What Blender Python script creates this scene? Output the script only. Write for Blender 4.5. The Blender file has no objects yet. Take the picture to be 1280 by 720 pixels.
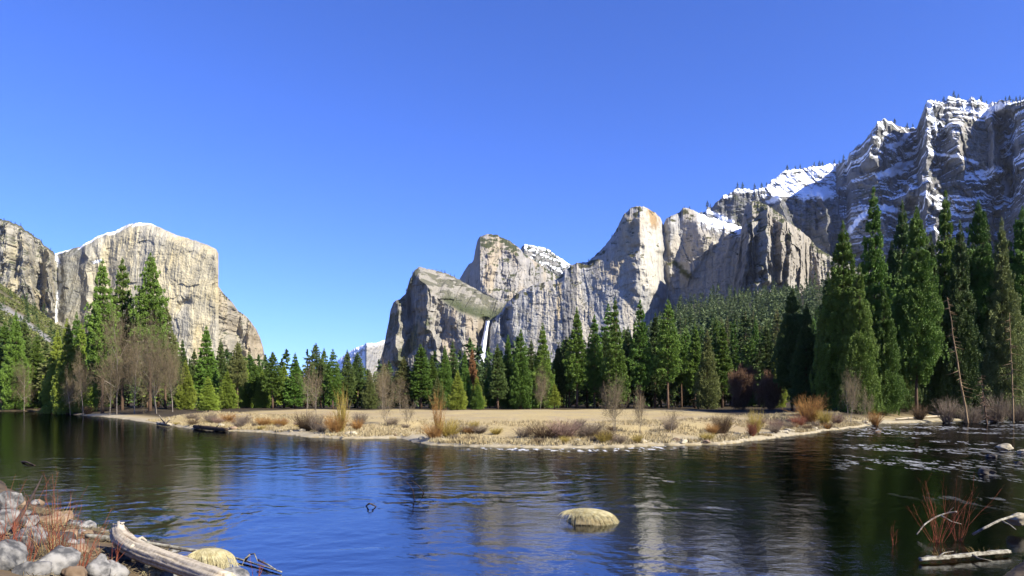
import bpy, math
import numpy as np
from math import radians as R

# ---------------------------------------------------------------- camera, sky, sun, exposure
F, PX0, PY0, CAMH = 834.0, 640.0, 497.0, 4.0      # focal length / horizon of the 1280 x 720 photograph, eye height above the river
sc = bpy.context.scene
COL = sc.collection
cam_d = bpy.data.cameras.new('camera'); cam = bpy.data.objects.new('camera', cam_d); COL.objects.link(cam)
cam.location = (0, 0, CAMH); cam.rotation_euler = (R(90), 0, 0)
cam_d.sensor_width = 36.0; cam_d.lens = 36.0 * F / 1280.0
cam_d.shift_y = (PY0 - 360.0) / 1280.0
cam_d.clip_start = 0.2; cam_d.clip_end = 40000
sc.camera = cam

SUN_AZ_VEC = (0.81, -0.585); SUN_EL = R(36)
sx, sy = SUN_AZ_VEC
sun_d = bpy.data.lights.new('sun', 'SUN'); sun = bpy.data.objects.new('sun', sun_d); COL.objects.link(sun)
sun_d.energy = 5.0; sun_d.angle = R(0.5); sun_d.color = (1.0, 0.93, 0.78)
from mathutils import Vector
to_sun = Vector((sx * math.cos(SUN_EL), sy * math.cos(SUN_EL), math.sin(SUN_EL)))
sun.rotation_euler = to_sun.to_track_quat('Z', 'Y').to_euler()
w = bpy.data.worlds.new('World'); sc.world = w; w.use_nodes = True
nt = w.node_tree; bg = nt.nodes['Background']
sky = nt.nodes.new('ShaderNodeTexSky'); sky.sky_type = 'NISHITA'; sky.sun_disc = False
sky.sun_elevation = SUN_EL; sky.sun_rotation = math.atan2(sx, sy)
sky.altitude = 1200; sky.air_density = 1.0; sky.dust_density = 0.3; sky.ozone_density = 3.0
hs = nt.nodes.new('ShaderNodeMix'); hs.data_type = 'RGBA'; hs.blend_type = 'MULTIPLY'; hs.inputs[0].default_value = 1.0; hs.inputs[7].default_value = (.49, .70, 1.42, 1)
nt.links.new(sky.outputs[0], hs.inputs[6]); nt.links.new(hs.outputs[2], bg.inputs['Color'])
bg.inputs['Strength'].default_value = 0.078
sc.view_settings.view_transform = 'Standard'; sc.view_settings.look = 'None'
sc.view_settings.exposure = 1.25; sc.view_settings.gamma = 1.0
sc.cycles.max_bounces = 6; sc.cycles.transparent_max_bounces = 8
sc.cycles.caustics_reflective = False; sc.cycles.caustics_refractive = False
sc.cycles.use_denoising = True; sc.cycles.sample_clamp_indirect = 6.0
rng = np.random.default_rng(7)

# ---------------------------------------------------------------- helpers
_P = np.random.default_rng(3).permutation(256).astype(np.int64); _P = np.concatenate([_P, _P, _P])
_V = np.random.default_rng(4).random(256)
def vn2(x, y, s=0):
    x = np.asarray(x, float); y = np.asarray(y, float)
    xi = np.floor(x).astype(np.int64); yi = np.floor(y).astype(np.int64)
    fx = x - xi; fy = y - yi
    fx = fx * fx * fx * (fx * (fx * 6 - 15) + 10); fy = fy * fy * fy * (fy * (fy * 6 - 15) + 10)
    x0 = xi & 255; x1 = (xi + 1) & 255; y0 = (yi + s * 37) & 255; y1 = (yi + 1 + s * 37) & 255
    a = _V[_P[_P[x0] + y0]]; b = _V[_P[_P[x1] + y0]]; c = _V[_P[_P[x0] + y1]]; d = _V[_P[_P[x1] + y1]]
    return (a * (1 - fx) + b * fx) * (1 - fy) + (c * (1 - fx) + d * fx) * fy
def fbm(x, y, o=4, s=0, g=0.5, ridge=False):
    t = 0; a = 1.0; n = 0
    for k in range(o):
        v = vn2(x * 2 ** k + 17.3 * k, y * 2 ** k + 9.1 * k, s + k)
        if ridge: v = 1 - abs(2 * v - 1)
        t = t + a * v; n += a; a *= g
    return t / n
def vn3(p, s=0):
    xi = np.floor(p).astype(np.int64); f = p - xi; f = f * f * (3 - 2 * f); xi = xi + s * 31
    def h(a, b, c): return _V[_P[_P[_P[a & 255] + (b & 255)] + (c & 255)]]
    x, y, z = xi.T; fx, fy, fz = f.T
    def pl(zz):
        return (h(x, y, zz) * (1 - fx) + h(x + 1, y, zz) * fx) * (1 - fy) + (h(x, y + 1, zz) * (1 - fx) + h(x + 1, y + 1, zz) * fx) * fy
    return pl(z) * (1 - fz) + pl(z + 1) * fz
def ss(a, b, x):
    t = np.clip((np.asarray(x, float) - a) / (b - a), 0, 1); return t * t * (3 - 2 * t)
def lerp(a, b, t): return a + (b - a) * t
def pts(l, x):
    a = np.array(l, float); return np.interp(x, a[:, 0], a[:, 1])

def mesh(name, V, Fs, mat=None, smooth=False, col=None, attrs=None):
    """V (n,3); Fs a list of (m,k) index arrays"""
    if not isinstance(Fs, (list, tuple)): Fs = [Fs]
    me = bpy.data.meshes.new(name)
    V = np.ascontiguousarray(V, dtype=np.float32)
    me.vertices.add(len(V)); me.vertices.foreach_set('co', V.ravel())
    tot = sum(f.size for f in Fs); npoly = sum(len(f) for f in Fs)
    me.loops.add(tot); me.polygons.add(npoly)
    me.loops.foreach_set('vertex_index', np.concatenate([f.ravel() for f in Fs]).astype(np.int32))
    cnt = np.concatenate([np.full(len(f), f.shape[1]) for f in Fs])
    st = np.concatenate([[0], np.cumsum(cnt)[:-1]]).astype(np.int32)
    me.polygons.foreach_set('loop_start', st)
    if smooth: me.polygons.foreach_set('use_smooth', np.ones(npoly, bool))
    if col is not None:
        a = me.color_attributes.new('Col', 'FLOAT_COLOR', 'POINT')
        c = np.ones((len(V), 4), np.float32); c[:, :3] = col; a.data.foreach_set('color', c.ravel())
    for k, v in (attrs or {}).items():
        a = me.attributes.new(k, 'FLOAT', 'POINT'); a.data.foreach_set('value', np.asarray(v, np.float32))
    me.update(calc_edges=True)
    if mat: me.materials.append(mat)
    return me
def obj(name, me, parent=None, loc=None):
    o = bpy.data.objects.new(name, me); COL.objects.link(o)
    if parent: o.parent = parent
    if loc is not None: o.location = loc
    return o
def tag(o, label=None, cat=None, group=None, kind=None):
    if label: o['label'] = label
    if cat: o['category'] = cat
    if group: o['group'] = group
    if kind: o['kind'] = kind
    return o
def grid_faces(nr, nc):
    i = np.arange(nr * nc).reshape(nr, nc)
    return np.stack([i[:-1, :-1], i[:-1, 1:], i[1:, 1:], i[1:, :-1]], -1).reshape(-1, 4)
def tubes(p0, p1, r0, r1, n=4):
    """independent tapered segments, vectorised"""
    p0 = np.asarray(p0, float); p1 = np.asarray(p1, float); r0 = np.asarray(r0, float); r1 = np.asarray(r1, float)
    d = p1 - p0; d /= np.maximum(np.linalg.norm(d, axis=1, keepdims=True), 1e-9)
    ref = np.where(abs(d[:, 2:3]) < 0.9, [[0, 0, 1.0]], [[1.0, 0, 0]])
    a = np.cross(d, ref); a /= np.linalg.norm(a, axis=1, keepdims=True); b = np.cross(d, a)
    th = np.arange(n) * 2 * math.pi / n
    ring = np.cos(th)[None, :, None] * a[:, None] + np.sin(th)[None, :, None] * b[:, None]
    V = np.concatenate([p0[:, None] + ring * r0[:, None, None], p1[:, None] + ring * r1[:, None, None]], 1)
    base = (np.arange(len(p0)) * 2 * n)[:, None, None]
    k = np.arange(n); q = np.stack([k, (k + 1) % n, (k + 1) % n + n, k + n], -1)[None]
    return V.reshape(-1, 3), (base + q).reshape(-1, 4)
def path_tube(P, rad, n=10, cap=True, rough=0.0, seed=0):
    """one smooth tube along a polyline"""
    P = np.asarray(P, float); m = len(P); rad = np.broadcast_to(rad, (m,))
    T = np.gradient(P, axis=0); T /= np.linalg.norm(T, axis=1, keepdims=True)
    a = np.cross(T[0], [0, 0, 1.0]);
    if np.linalg.norm(a) < .1: a = np.cross(T[0], [1.0, 0, 0])
    V = []; r_ = np.random.default_rng(seed)
    ph = np.arange(n) * 2 * math.pi / n; base_r = 1 + rough * r_.normal(size=n)
    for i in range(m):
        a = a - T[i] * a.dot(T[i]); a /= np.linalg.norm(a); b = np.cross(T[i], a)
        rr = rad[i] * base_r * (1 + rough * 0.6 * r_.normal(size=n))
        V.append(P[i] + (np.cos(ph) * rr)[:, None] * a + (np.sin(ph) * rr)[:, None] * b)
    V = np.concatenate(V)
    i = np.arange(m * n).reshape(m, n); j = np.roll(i, -1, 1)
    Q = np.stack([i[:-1], j[:-1], j[1:], i[1:]], -1).reshape(-1, 4)
    Fs = [Q]
    if cap:
        V = np.vstack([V, P[0], P[-1]])
        k = np.arange(n); c0 = m * n
        Fs.append(np.stack([np.full(n, c0), (k + 1) % n, k], -1)); Fs.append(np.stack([np.full(n, c0 + 1), (m - 1) * n + k, (m - 1) * n + (k + 1) % n], -1))
    return V, Fs
def merge(parts):
    """[(V, [F..])] -> V, [F]"""
    Vs, Fd, off = [], {}, 0
    for V, Fs in parts:
        if not isinstance(Fs, (list, tuple)): Fs = [Fs]
        Vs.append(V)
        for f in Fs: Fd.setdefault(f.shape[1], []).append(f + off)
        off += len(V)
    return np.concatenate(Vs), [np.concatenate(v) for v in Fd.values()]

# materials
ALB = .57
def mat_new(name):
    m = bpy.data.materials.new(name); m.use_nodes = True
    n = m.node_tree; b = n.nodes['Principled BSDF']; b.inputs['Specular IOR Level'].default_value = 0.2
    b.inputs['Roughness'].default_value = 0.9
    return m, n, b
def N(n, t, **kw):
    x = n.nodes.new(t)
    for k, v in kw.items(): setattr(x, k, v)
    return x
def noise_node(n, scale, detail=4, vec=None, mapping=None, rough=0.55):
    t = N(n, 'ShaderNodeTexNoise'); t.inputs['Scale'].default_value = scale; t.inputs['Detail'].default_value = detail; t.inputs['Roughness'].default_value = rough
    tc = N(n, 'ShaderNodeTexCoord'); src = tc.outputs['Object']
    if mapping:
        mp = N(n, 'ShaderNodeMapping'); mp.inputs['Scale'].default_value = mapping; n.links.new(src, mp.inputs['Vector']); src = mp.outputs[0]
    n.links.new(src, t.inputs['Vector']); return t
def ramp(n, fac, stops):
    r = N(n, 'ShaderNodeValToRGB'); e = r.color_ramp.elements
    while len(e) < len(stops): e.new(0.5)
    for el, (p, c) in zip(e, stops): el.position = p; el.color = (*c, 1)
    n.links.new(fac, r.inputs[0]); return r
def mixc(n, typ, fac, a, b):
    m = N(n, 'ShaderNodeMix', data_type='RGBA', blend_type=typ)
    for sock, v in ((m.inputs[0], fac), (m.inputs[6], a), (m.inputs[7], b)):
        if isinstance(v, (int, float)): sock.default_value = v
        elif isinstance(v, tuple): sock.default_value = (*v, 1)
        else: n.links.new(v, sock)
    return m.outputs[2]
def bump(n, b, h, strength, dist):
    bp = N(n, 'ShaderNodeBump'); bp.inputs['Strength'].default_value = strength; bp.inputs['Distance'].default_value = dist
    n.links.new(h, bp.inputs['Height']); n.links.new(bp.outputs[0], b.inputs['Normal']); return bp
def two_tone(name, c0, c1, scale, detail=5, mapping=None, bstr=0, bdist=.02, rough=.9, obj_rand=0.0, lo=.35, hi=.65):
    m, n, b = mat_new(name)
    c0 = tuple(v * ALB for v in c0); c1 = tuple(v * ALB for v in c1)
    t = noise_node(n, scale, detail, mapping=mapping); r = ramp(n, t.outputs['Fac'], [(lo, c0), (hi, c1)])
    out = r.outputs[0]
    if obj_rand:
        oi = N(n, 'ShaderNodeObjectInfo'); mr = N(n, 'ShaderNodeMapRange'); mr.inputs['To Min'].default_value = 1 - obj_rand; mr.inputs['To Max'].default_value = 1 + obj_rand
        n.links.new(oi.outputs['Random'], mr.inputs['Value'])
        hsv = N(n, 'ShaderNodeHueSaturation'); n.links.new(out, hsv.inputs['Color']); n.links.new(mr.outputs[0], hsv.inputs['Value'])
        out = hsv.outputs[0]
    n.links.new(out, b.inputs['Base Color']); b.inputs['Roughness'].default_value = rough
    if bstr: bump(n, b, t.outputs['Fac'], bstr, bdist)
    return m

# ---------------------------------------------------------------- plan of the river banks (world metres, camera at 0,0)
def wl(px, py): D = CAMH * F / (py - PY0); return ((px - PX0) / F * D, D)
FAR = [(-900, 215), (-400, 205)] + [wl(*p) for p in [(0, 514), (60, 514.2), (100, 519), (150, 523), (200, 530), (230, 535), (280, 538), (340, 541), (385, 546), (430, 549), (500, 548), (540, 556), (600, 559),
       (660, 560), (760, 560), (830, 557.5), (900, 556), (960, 548), (1040, 538), (1100, 530), (1200, 526), (1280, 520)]] + [(190, 190), (500, 300), (1500, 500)]
NEAR = [(-900, 190), (-400, 175), (-150, 140), (-60, 62), wl(-5, 598), wl(60, 640), wl(120, 668), wl(200, 692), (-6.4, 14.6), (-2, 10.5), (4, 10), (8.6, 12.5), (11.5, 15.2), wl(1290, 668), (24, 24), (60, 62), (190, 150), (500, 260), (1500, 460)]
def y_far(x): return pts(FAR, x)
def y_near(x): return pts(NEAR, x)
def pxof(x, y): return PX0 + F * np.clip(np.asarray(x) / np.maximum(y, 1.0), -6, 6)
def banks(x, y):
    e = 2.0
    gf = np.sqrt(1 + ((y_far(x + e) - y_far(x - e)) / (2 * e)) ** 2); gn = np.sqrt(1 + ((y_near(x + e) - y_near(x - e)) / (2 * e)) ** 2)
    wob = (fbm(x / 5, y / 5, 3, 5) - .5) * 1.6 + (fbm(x / 1.1, y / 1.1, 2, 6) - .5) * .35
    return (y - y_far(x)) / gf + wob, (y_near(x) - y) / gn + wob * .5
HR = [(690, 0), (740, 18), (800, 100), (850, 165), (930, 190), (1010, 205), (1280, 250), (2500, 300)]
HL = [(-3000, 300), (-300, 250), (0, 155), (40, 126), (75, 97), (100, 58), (140, 18), (185, 0)]
def ground_z(x, y):
    x = np.asarray(x, float); y = np.asarray(y, float)
    dF, dN = banks(x, y); px = pxof(x, y)
    zf = .35 * (1 - np.exp(-np.maximum(dF, 0) / .6)) + .85 * ss(1, 14, dF) + (fbm(x / 9, y / 9, 3, 9) - .5) * .5 * ss(1, 10, dF)
    zf = zf + 2.5 * ss(780, 1000, px) * ss(45, 120, dF) + .9 * ss(950, 1120, px) * ss(2, 9, dF)
    far = np.clip((y - 240) / 1160, 0, 1.05)
    zf = zf + pts(HR, px) * far ** 1.25 * (1 + (fbm(x / 130, y / 130, 4, 11) - .5) * .5) + np.where(y > 260, (fbm(x / 25, y / 25, 3, 12) - .5) * 5, 0) * ss(700, 850, px)
    fl = np.clip((y - 250) / 650, 0, 1)
    zf = zf + pts(HL, px) * fl ** 1.1 * (1 + (fbm(x / 90, y / 90, 4, 13) - .5) * .12 * (1 - fl * .8)) - 0
    zn = .4 * (1 - np.exp(-np.maximum(dN, 0) / .5)) + 2.0 * ss(.5, 9, dN) + (fbm(x / 2.5, y / 2.5, 3, 14) - .5) * .3 * ss(0, 3, dN)
    dist = np.minimum(-dF, -dN)
    bed = -np.minimum(.09 * np.maximum(dist, 0), .75) + (fbm(x / 3, y / 3, 4, 15) - .5) * .25 * ss(0, 3, dist) - .02
    z = np.where(dF > 0, zf, np.where(dN > 0, zn, bed))
    return np.where(y < -200, 2.4, z)

def build_terrain():
    phi = np.concatenate([np.linspace(-180, -46, 46, endpoint=False), np.linspace(-46, 46, 760), np.linspace(46, 180, 46)[1:]])
    r = np.concatenate([np.linspace(.6, 9, 26, endpoint=False), np.linspace(9, 46, 90, endpoint=False), np.linspace(46, 215, 190, endpoint=False), np.geomspace(215, 9500, 110)])
    Rr, Ph = np.meshgrid(r, np.radians(phi), indexing='ij')
    x = Rr * np.sin(Ph); y = Rr * np.cos(Ph); z = ground_z(x, y)
    V = np.stack([x, y, z], -1).reshape(-1, 3); x, y, z = V.T
    dF, dN = banks(x, y); px = pxof(x, y)
    c = np.zeros((len(V), 3)); c[:] = (.63, .495, .235)                                  # dry meadow
    m = fbm(x / 14, y / 30, 4, 21)[:, None]; c = lerp(c, np.array([.50, .38, .20]), ss(.45, .75, m) * .8)
    c = lerp(c, np.array([.52, .42, .26]), ss(.5, .8, fbm(x / 3, y / 7, 3, 22))[:, None] * .6)
    sand = (ss(5.0, .8, dF + (fbm(x / 4, y / 4, 3, 23) - .5) * 6) * (dF > 0))[:, None]
    c = lerp(c, np.array([.58, .5, .34]), sand)
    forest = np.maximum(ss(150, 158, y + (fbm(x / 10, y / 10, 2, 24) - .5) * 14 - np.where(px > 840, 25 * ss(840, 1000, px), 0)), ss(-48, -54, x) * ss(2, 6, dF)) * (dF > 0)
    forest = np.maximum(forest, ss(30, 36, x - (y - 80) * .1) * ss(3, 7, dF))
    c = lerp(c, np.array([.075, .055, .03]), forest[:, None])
    hill = ss(300, 420, y)[:, None]; hc = lerp(np.array([.10, .105, .04]), np.array([.20, .17, .085]), ss(.4, .65, fbm(x / 35, y / 60, 5, 25))[:, None])
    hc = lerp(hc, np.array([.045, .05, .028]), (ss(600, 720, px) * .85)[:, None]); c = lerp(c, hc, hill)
    py = PY0 - (z - CAMH) * F / np.maximum(y, 1)
    tal = ss(7, 3, abs(py - pts([(-100, 345), (0, 383), (30, 402), (65, 428)], px)) + (fbm(px / 6, py / 6, 3, 26) - .5) * 5) * ss(75, 60, px) * (y > 300)
    c = lerp(c, np.array([.38, .36, .33]), tal[:, None])
    nb = (dN > 0)[:, None]; c = np.where(nb, lerp(np.array([.06, .042, .024]), np.array([.21, .15, .085]), ss(.35, .7, fbm(x / .8, y / .8, 4, 27))[:, None]), c)
    bed = ((dF <= 0) & (dN <= 0))[:, None]; c = np.where(bed, lerp(np.array([.08, .062, .026]), np.array([.46, .35, .16]), ss(.4, .68, fbm(x / .9, y / .9, 4, 28))[:, None]), c)
    m, n, b = mat_new('ground_soil')
    at = N(n, 'ShaderNodeAttribute', attribute_name='Col'); t = noise_node(n, 2.2, 8)
    rr = ramp(n, t.outputs['Fac'], [(.3, (.44, .44, .44)), (.7, (.61, .61, .61))])
    n.links.new(mixc(n, 'MULTIPLY', 1.0, at.outputs['Color'], rr.outputs[0]), b.inputs['Base Color']); bump(n, b, t.outputs['Fac'], .6, .15)
    fs = grid_faces(len(r), len(phi))
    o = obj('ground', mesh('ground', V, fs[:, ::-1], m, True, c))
    tag(o, 'dry tan meadow with sandy banks running back to the valley walls', 'ground', kind='structure')

def build_water():
    phi = np.radians(np.linspace(-50, 50, 900)); r = np.geomspace(8.0, 300, 560)
    Rr, Ph = np.meshgrid(r, phi, indexing='ij'); x = (Rr * np.sin(Ph)).ravel(); y = (Rr * np.cos(Ph)).ravel()
    dF, dN = banks(x, y); px = pxof(x, y)
    chop = .45 + .5 * ss(.45, .7, fbm(x / 16, y / 7, 3, 31)) + .9 * ss(9, 1, abs(dF + 3.5)) * ss(500, 640, px) + 1.1 * ss(980, 1150, px) * ss(22, 3, -dF)
    chop += .6 * ss(2.5, .5, abs(y - (27 + x * .25) + (fbm(x / 4, y / 4, 2, 36) - .5) * 6)) * ss(-14, -9, x) * ss(3, -2, x)
    chop *= (.35 + .65 * ss(-75, -40, x)) * .75 * (.55 + 1.1 * ss(.4, .62, fbm(x / 9 + 3, y / 3.2, 3, 39)))
    wx, wy = x + (fbm(x / 5, y / 5, 2, 37) - .5) * 3, y + (fbm(x / 6, y / 6, 2, 38) - .5) * 3
    z = (fbm(wx / .95, wy / .75, 4, 32, .62) - .5) * .052 * chop + (fbm(wx / 6, wy / 4.5, 2, 33) - .5) * .03
    z = z * np.clip(60 / np.hypot(x, y), .35, 1)
    foam_and_sparkle = .5 * ss(.66, .70, fbm(x / .28, y / 1.1, 4, 34)) * np.clip(1.3 * ss(2.6, .2, abs(dF + 1.6)) * ss(560, 640, px) * ss(900, 780, px) + ss(.52, .66, fbm(x / 5, y / 5, 3, 35)) * .8 * ss(1030, 1100, px) * ss(30, 4, -dF), 0, 1)  # white streaks: foam, with sun sparkle on the riffles painted in
    m = bpy.data.materials.new('river_water'); m.use_nodes = True; n = m.node_tree
    n.nodes.remove(n.nodes['Principled BSDF']); out = n.nodes['Material Output']
    tr = N(n, 'ShaderNodeBsdfTransparent'); tr.inputs[0].default_value = (.80, .68, .36, 1)
    gl = N(n, 'ShaderNodeBsdfGlossy'); gl.inputs['Roughness'].default_value = .03; gl.inputs['Color'].default_value = (.35, .365, .39, 1)
    fr = N(n, 'ShaderNodeFresnel'); fr.inputs['IOR'].default_value = 1.33
    t1 = noise_node(n, 1.6, 3, mapping=(1, 1.5, 1)); t2 = noise_node(n, 6, 4, mapping=(1, 1.4, 1))
    ad = N(n, 'ShaderNodeMath', operation='MULTIPLY_ADD'); ad.inputs[1].default_value = .45; n.links.new(t2.outputs['Fac'], ad.inputs[0]); n.links.new(t1.outputs['Fac'], ad.inputs[2])
    bp = N(n, 'ShaderNodeBump'); bp.inputs['Strength'].default_value = .32; bp.inputs['Distance'].default_value = .03; n.links.new(ad.outputs[0], bp.inputs['Height'])
    n.links.new(bp.outputs[0], gl.inputs['Normal']); n.links.new(bp.outputs[0], fr.inputs['Normal'])
    mx = N(n, 'ShaderNodeMixShader'); n.links.new(fr.outputs[0], mx.inputs[0]); n.links.new(tr.outputs[0], mx.inputs[1]); n.links.new(gl.outputs[0], mx.inputs[2])
    df = N(n, 'ShaderNodeBsdfDiffuse'); df.inputs[0].default_value = (.8, .82, .85, 1)
    at = N(n, 'ShaderNodeAttribute', attribute_name='foam_and_sparkle'); mx2 = N(n, 'ShaderNodeMixShader')
    n.links.new(at.outputs['Fac'], mx2.inputs[0]); n.links.new(mx.outputs[0], mx2.inputs[1]); n.links.new(df.outputs[0], mx2.inputs[2]); n.links.new(mx2.outputs[0], out.inputs[0])
    o = obj('river', mesh('river', np.stack([x, y, z], -1), grid_faces(len(r), len(phi))[:, ::-1], m, True, attrs={'foam_and_sparkle': foam_and_sparkle}))
    tag(o, 'clear rippled river reflecting blue sky, cliffs and dark trees', 'river', kind='structure')
build_terrain(); build_water()

# ---------------------------------------------------------------- granite walls
def mat_rock():
    m, n, b = mat_new('granite_face')
    at = N(n, 'ShaderNodeAttribute', attribute_name='Col')
    t = noise_node(n, 1.0, 6, mapping=(.09, .09, .018), rough=.6); t2 = noise_node(n, 1.0, 5, mapping=(.22, .22, .12), rough=.65)
    r1 = ramp(n, t.outputs['Fac'], [(.3, (.48, .475, .46)), (.52, (.65, .64, .61)), (.72, (.73, .71, .665))])
    r2 = ramp(n, t2.outputs['Fac'], [(.32, (.8, .8, .81)), (.55, (1.03, 1.03, 1.03))])
    c = mixc(n, 'MULTIPLY', 1.0, mixc(n, 'MULTIPLY', 1.0, at.outputs['Color'], r1.outputs[0]), r2.outputs[0])
    sn = N(n, 'ShaderNodeAttribute', attribute_name='snow')
    n.links.new(mixc(n, 'MIX', sn.outputs['Fac'], c, (.84, .87, .93)), b.inputs['Base Color'])
    ad = N(n, 'ShaderNodeMath', operation='ADD'); n.links.new(t.outputs['Fac'], ad.inputs[0]); n.links.new(t2.outputs['Fac'], ad.inputs[1])
    bump(n, b, ad.outputs[0], .7, 4.0); b.inputs['Specular IOR Level'].default_value = .1
    return m
ROCK = mat_rock()
def segdist(px, py, P):
    d = np.full(px.shape, 1e9)
    for (x0, y0), (x1, y1) in zip(P[:-1], P[1:]):
        vx, vy = x1 - x0, y1 - y0; t = np.clip(((px - x0) * vx + (py - y0) * vy) / (vx * vx + vy * vy), 0, 1)
        d = np.minimum(d, np.hypot(px - x0 - t * vx, py - y0 - t * vy))
    return d
def massif(name, label, cat, crest, base, ybot, ytop, nx, ny, A=1, B=1, C=1, ledge=(0, 60, 0), rnd=(60, .06), ridges=(), brink=None, rough_crest=1.0,
           paint=None, back=700, seed=0, tone=(.40, .385, .35), dark=(.21, .21, .215)):
    x0, x1 = crest[0][0], crest[-1][0]
    pc = np.linspace(x0, x1, nx); cy = pts(crest, pc) + ((fbm(pc / 5, pc * 0, 3, 40 + seed) - .5) * 4.2 + (vn2(pc / 1.7, pc * 0, 41 + seed) - .5) * 1.3) * rough_crest
    by = pts(base, pc) if isinstance(base, list) else np.full(nx, float(base)); cy = np.minimum(cy, by - 2)
    t = np.linspace(0, 1, ny)[:, None]; PXg = np.broadcast_to(pc, (ny, nx)).copy(); PYg = by + (cy - by) * t; T = np.broadcast_to(t, (ny, nx))
    Y = lerp(pts(ybot, pc), pts(ytop, pc), t ** 1.1)
    if brink is not None:
        bp, sl = brink; Y = Y + np.maximum(0, pts(bp, pc)[None] - PYg) * sl
    for P, wd, amp, kind in ridges:
        d = segdist(PXg + (fbm(PXg / 12, PYg / 12, 2, 50 + seed) - .5) * wd, PYg, P)
        Y = Y - amp * (np.exp(-(d / wd) ** 2) if kind == 's' else np.clip(1 - d / wd, 0, 1))
    X = (PXg - PX0) / F * Y; Z = CAMH + (PY0 - PYg) / F * Y
    wq = (fbm(X / 220, Z / 260, 3, 60 + seed) - .5) * 160
    Xw = X + wq * .5 - Z * .05
    fl = 24 * fbm(Xw / 75, Z / 520, 2, 61 + seed, ridge=True) + 10 * fbm(Xw / 26, Z / 260, 3, 62 + seed, ridge=True) + 5 * fbm(Xw / 9, Z / 70, 2, 63 + seed, ridge=True)
    bl = (fbm(X / 170, Z / 150, 4, 64 + seed) - .5) * 90
    ro = (fbm(X / 20, Z / 15, 4, 65 + seed, .6) - .5) * 18
    Y = Y - A * fl - B * bl - C * ro
    def cells(cw, ch, s):
        a = Xw / cw + (fbm(X / cw / 2.2, Z / ch / 1.4, 2, s) - .5) * 1.1; ia = np.floor(a); b = Z / ch + _V[(ia.astype(int) * 7 + s) & 255] * 3 + (fbm(X / cw / 1.5, Z / ch * 2, 2, s + 1) - .5) * .5; ib = np.floor(b)
        return _V[_P[_P[ia.astype(int) & 255] + (ib.astype(int) & 255)]] - .5
    Y = Y - A * (cells(46, 150, 75 + seed) * 20 + cells(19, 60, 76 + seed) * 10 + cells(8.5, 26, 77 + seed) * 5)
    la, lp, dip = ledge
    if la:
        q = (Z + dip * X + wq * .55 + (fbm(X / 40, Z / 40, 3, 66 + seed) - .5) * lp * .9) / lp
        fq = q - np.floor(q); Y = Y + la * (ss(.55, 1, fq) - fq) * (.3 + 1.1 * fbm(X / 140, Z / 140, 2, 67 + seed))
    k = np.clip((T - (1 - rnd[1])) / rnd[1], 0, 1); Y = Y + rnd[0] * (1 - np.sqrt(np.maximum(0, 1 - (k * .98) ** 2)))
    X = (PXg - PX0) / F * Y; Z = CAMH + (PY0 - PYg) / F * Y
    V = np.stack([X, Y, Z], -1)
    # normals for colouring
    n_ = np.cross(np.gradient(V, axis=1), np.gradient(V, axis=0)); n_ /= np.linalg.norm(n_, axis=2, keepdims=True) + 1e-9
    nz = n_[..., 2]
    st = fbm(Xw / 16, Z / 260, 4, 70 + seed); st2 = fbm(Xw / 5, Z / 120, 3, 71 + seed); bb = fbm(X / 110, Z / 90, 4, 72 + seed)
    c = lerp(np.array(dark), np.array(tone), np.clip(ss(.3, .62, st * .55 + bb * .45) * .75 + ss(.3, .65, st2) * .3, 0, 1)[..., None])
    ck = fbm(Xw / 11, Z / 150, 3, 73 + seed, ridge=True); ck2 = fbm(X / 34 + Z / 60, Z / 40, 3, 74 + seed, ridge=True)
    c = c * (1 - .45 * ss(.80, .9, ck)[..., None]) * (1 - .4 * ss(.86, .93, ck2)[..., None])
    snow = np.zeros_like(X); env = dict(px=PXg, py=PYg, X=X, Y=Y, Z=Z, T=T, nz=nz, seed=seed, st=st, bb=bb)
    if paint: c, snow = paint(c, snow, env)
    # top, back and flank sheets close the body
    top, tc, ts = V[-1], c[-1], snow[-1]
    ext = []
    for dy, dz in ((40, 4), (150, -4), (400, -60), (back, -240)):
        e = top.copy(); e[:, 1] += dy; e[:, 0] *= (top[:, 1] + dy) / top[:, 1]; e[:, 2] = np.maximum(top[:, 2] + dz, -5) ; ext.append(e)
    e = ext[-1].copy(); e[:, 2] = -5; ext.append(e)
    Vf = np.concatenate([V, np.array(ext)], 0); ne = len(ext)
    cf = np.concatenate([c, np.broadcast_to(tc, (ne,) + tc.shape)], 0); sf = np.concatenate([snow, np.broadcast_to(ts * .8, (ne, nx))], 0)
    def side(col_):
        s = Vf[:, col_].copy(); s[:, 0] *= (s[:, 1] + back) / s[:, 1]; s[:, 1] += back; return s[:, None]
    Vf = np.concatenate([side(0), Vf, side(-1)], 1); cf = np.concatenate([cf[:, :1], cf, cf[:, -1:]], 1); sf = np.concatenate([sf[:, :1] * 0, sf, sf[:, -1:] * 0], 1)
    nr, ncc = Vf.shape[:2]
    o = obj(name, mesh(name, Vf.reshape(-1, 3), grid_faces(nr, ncc), ROCK, False, cf.reshape(-1, 3), {'snow': sf.ravel()}))
    tag(o, label, cat, kind='structure')
    return dict(px=pc, top=top, V=V)

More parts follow.
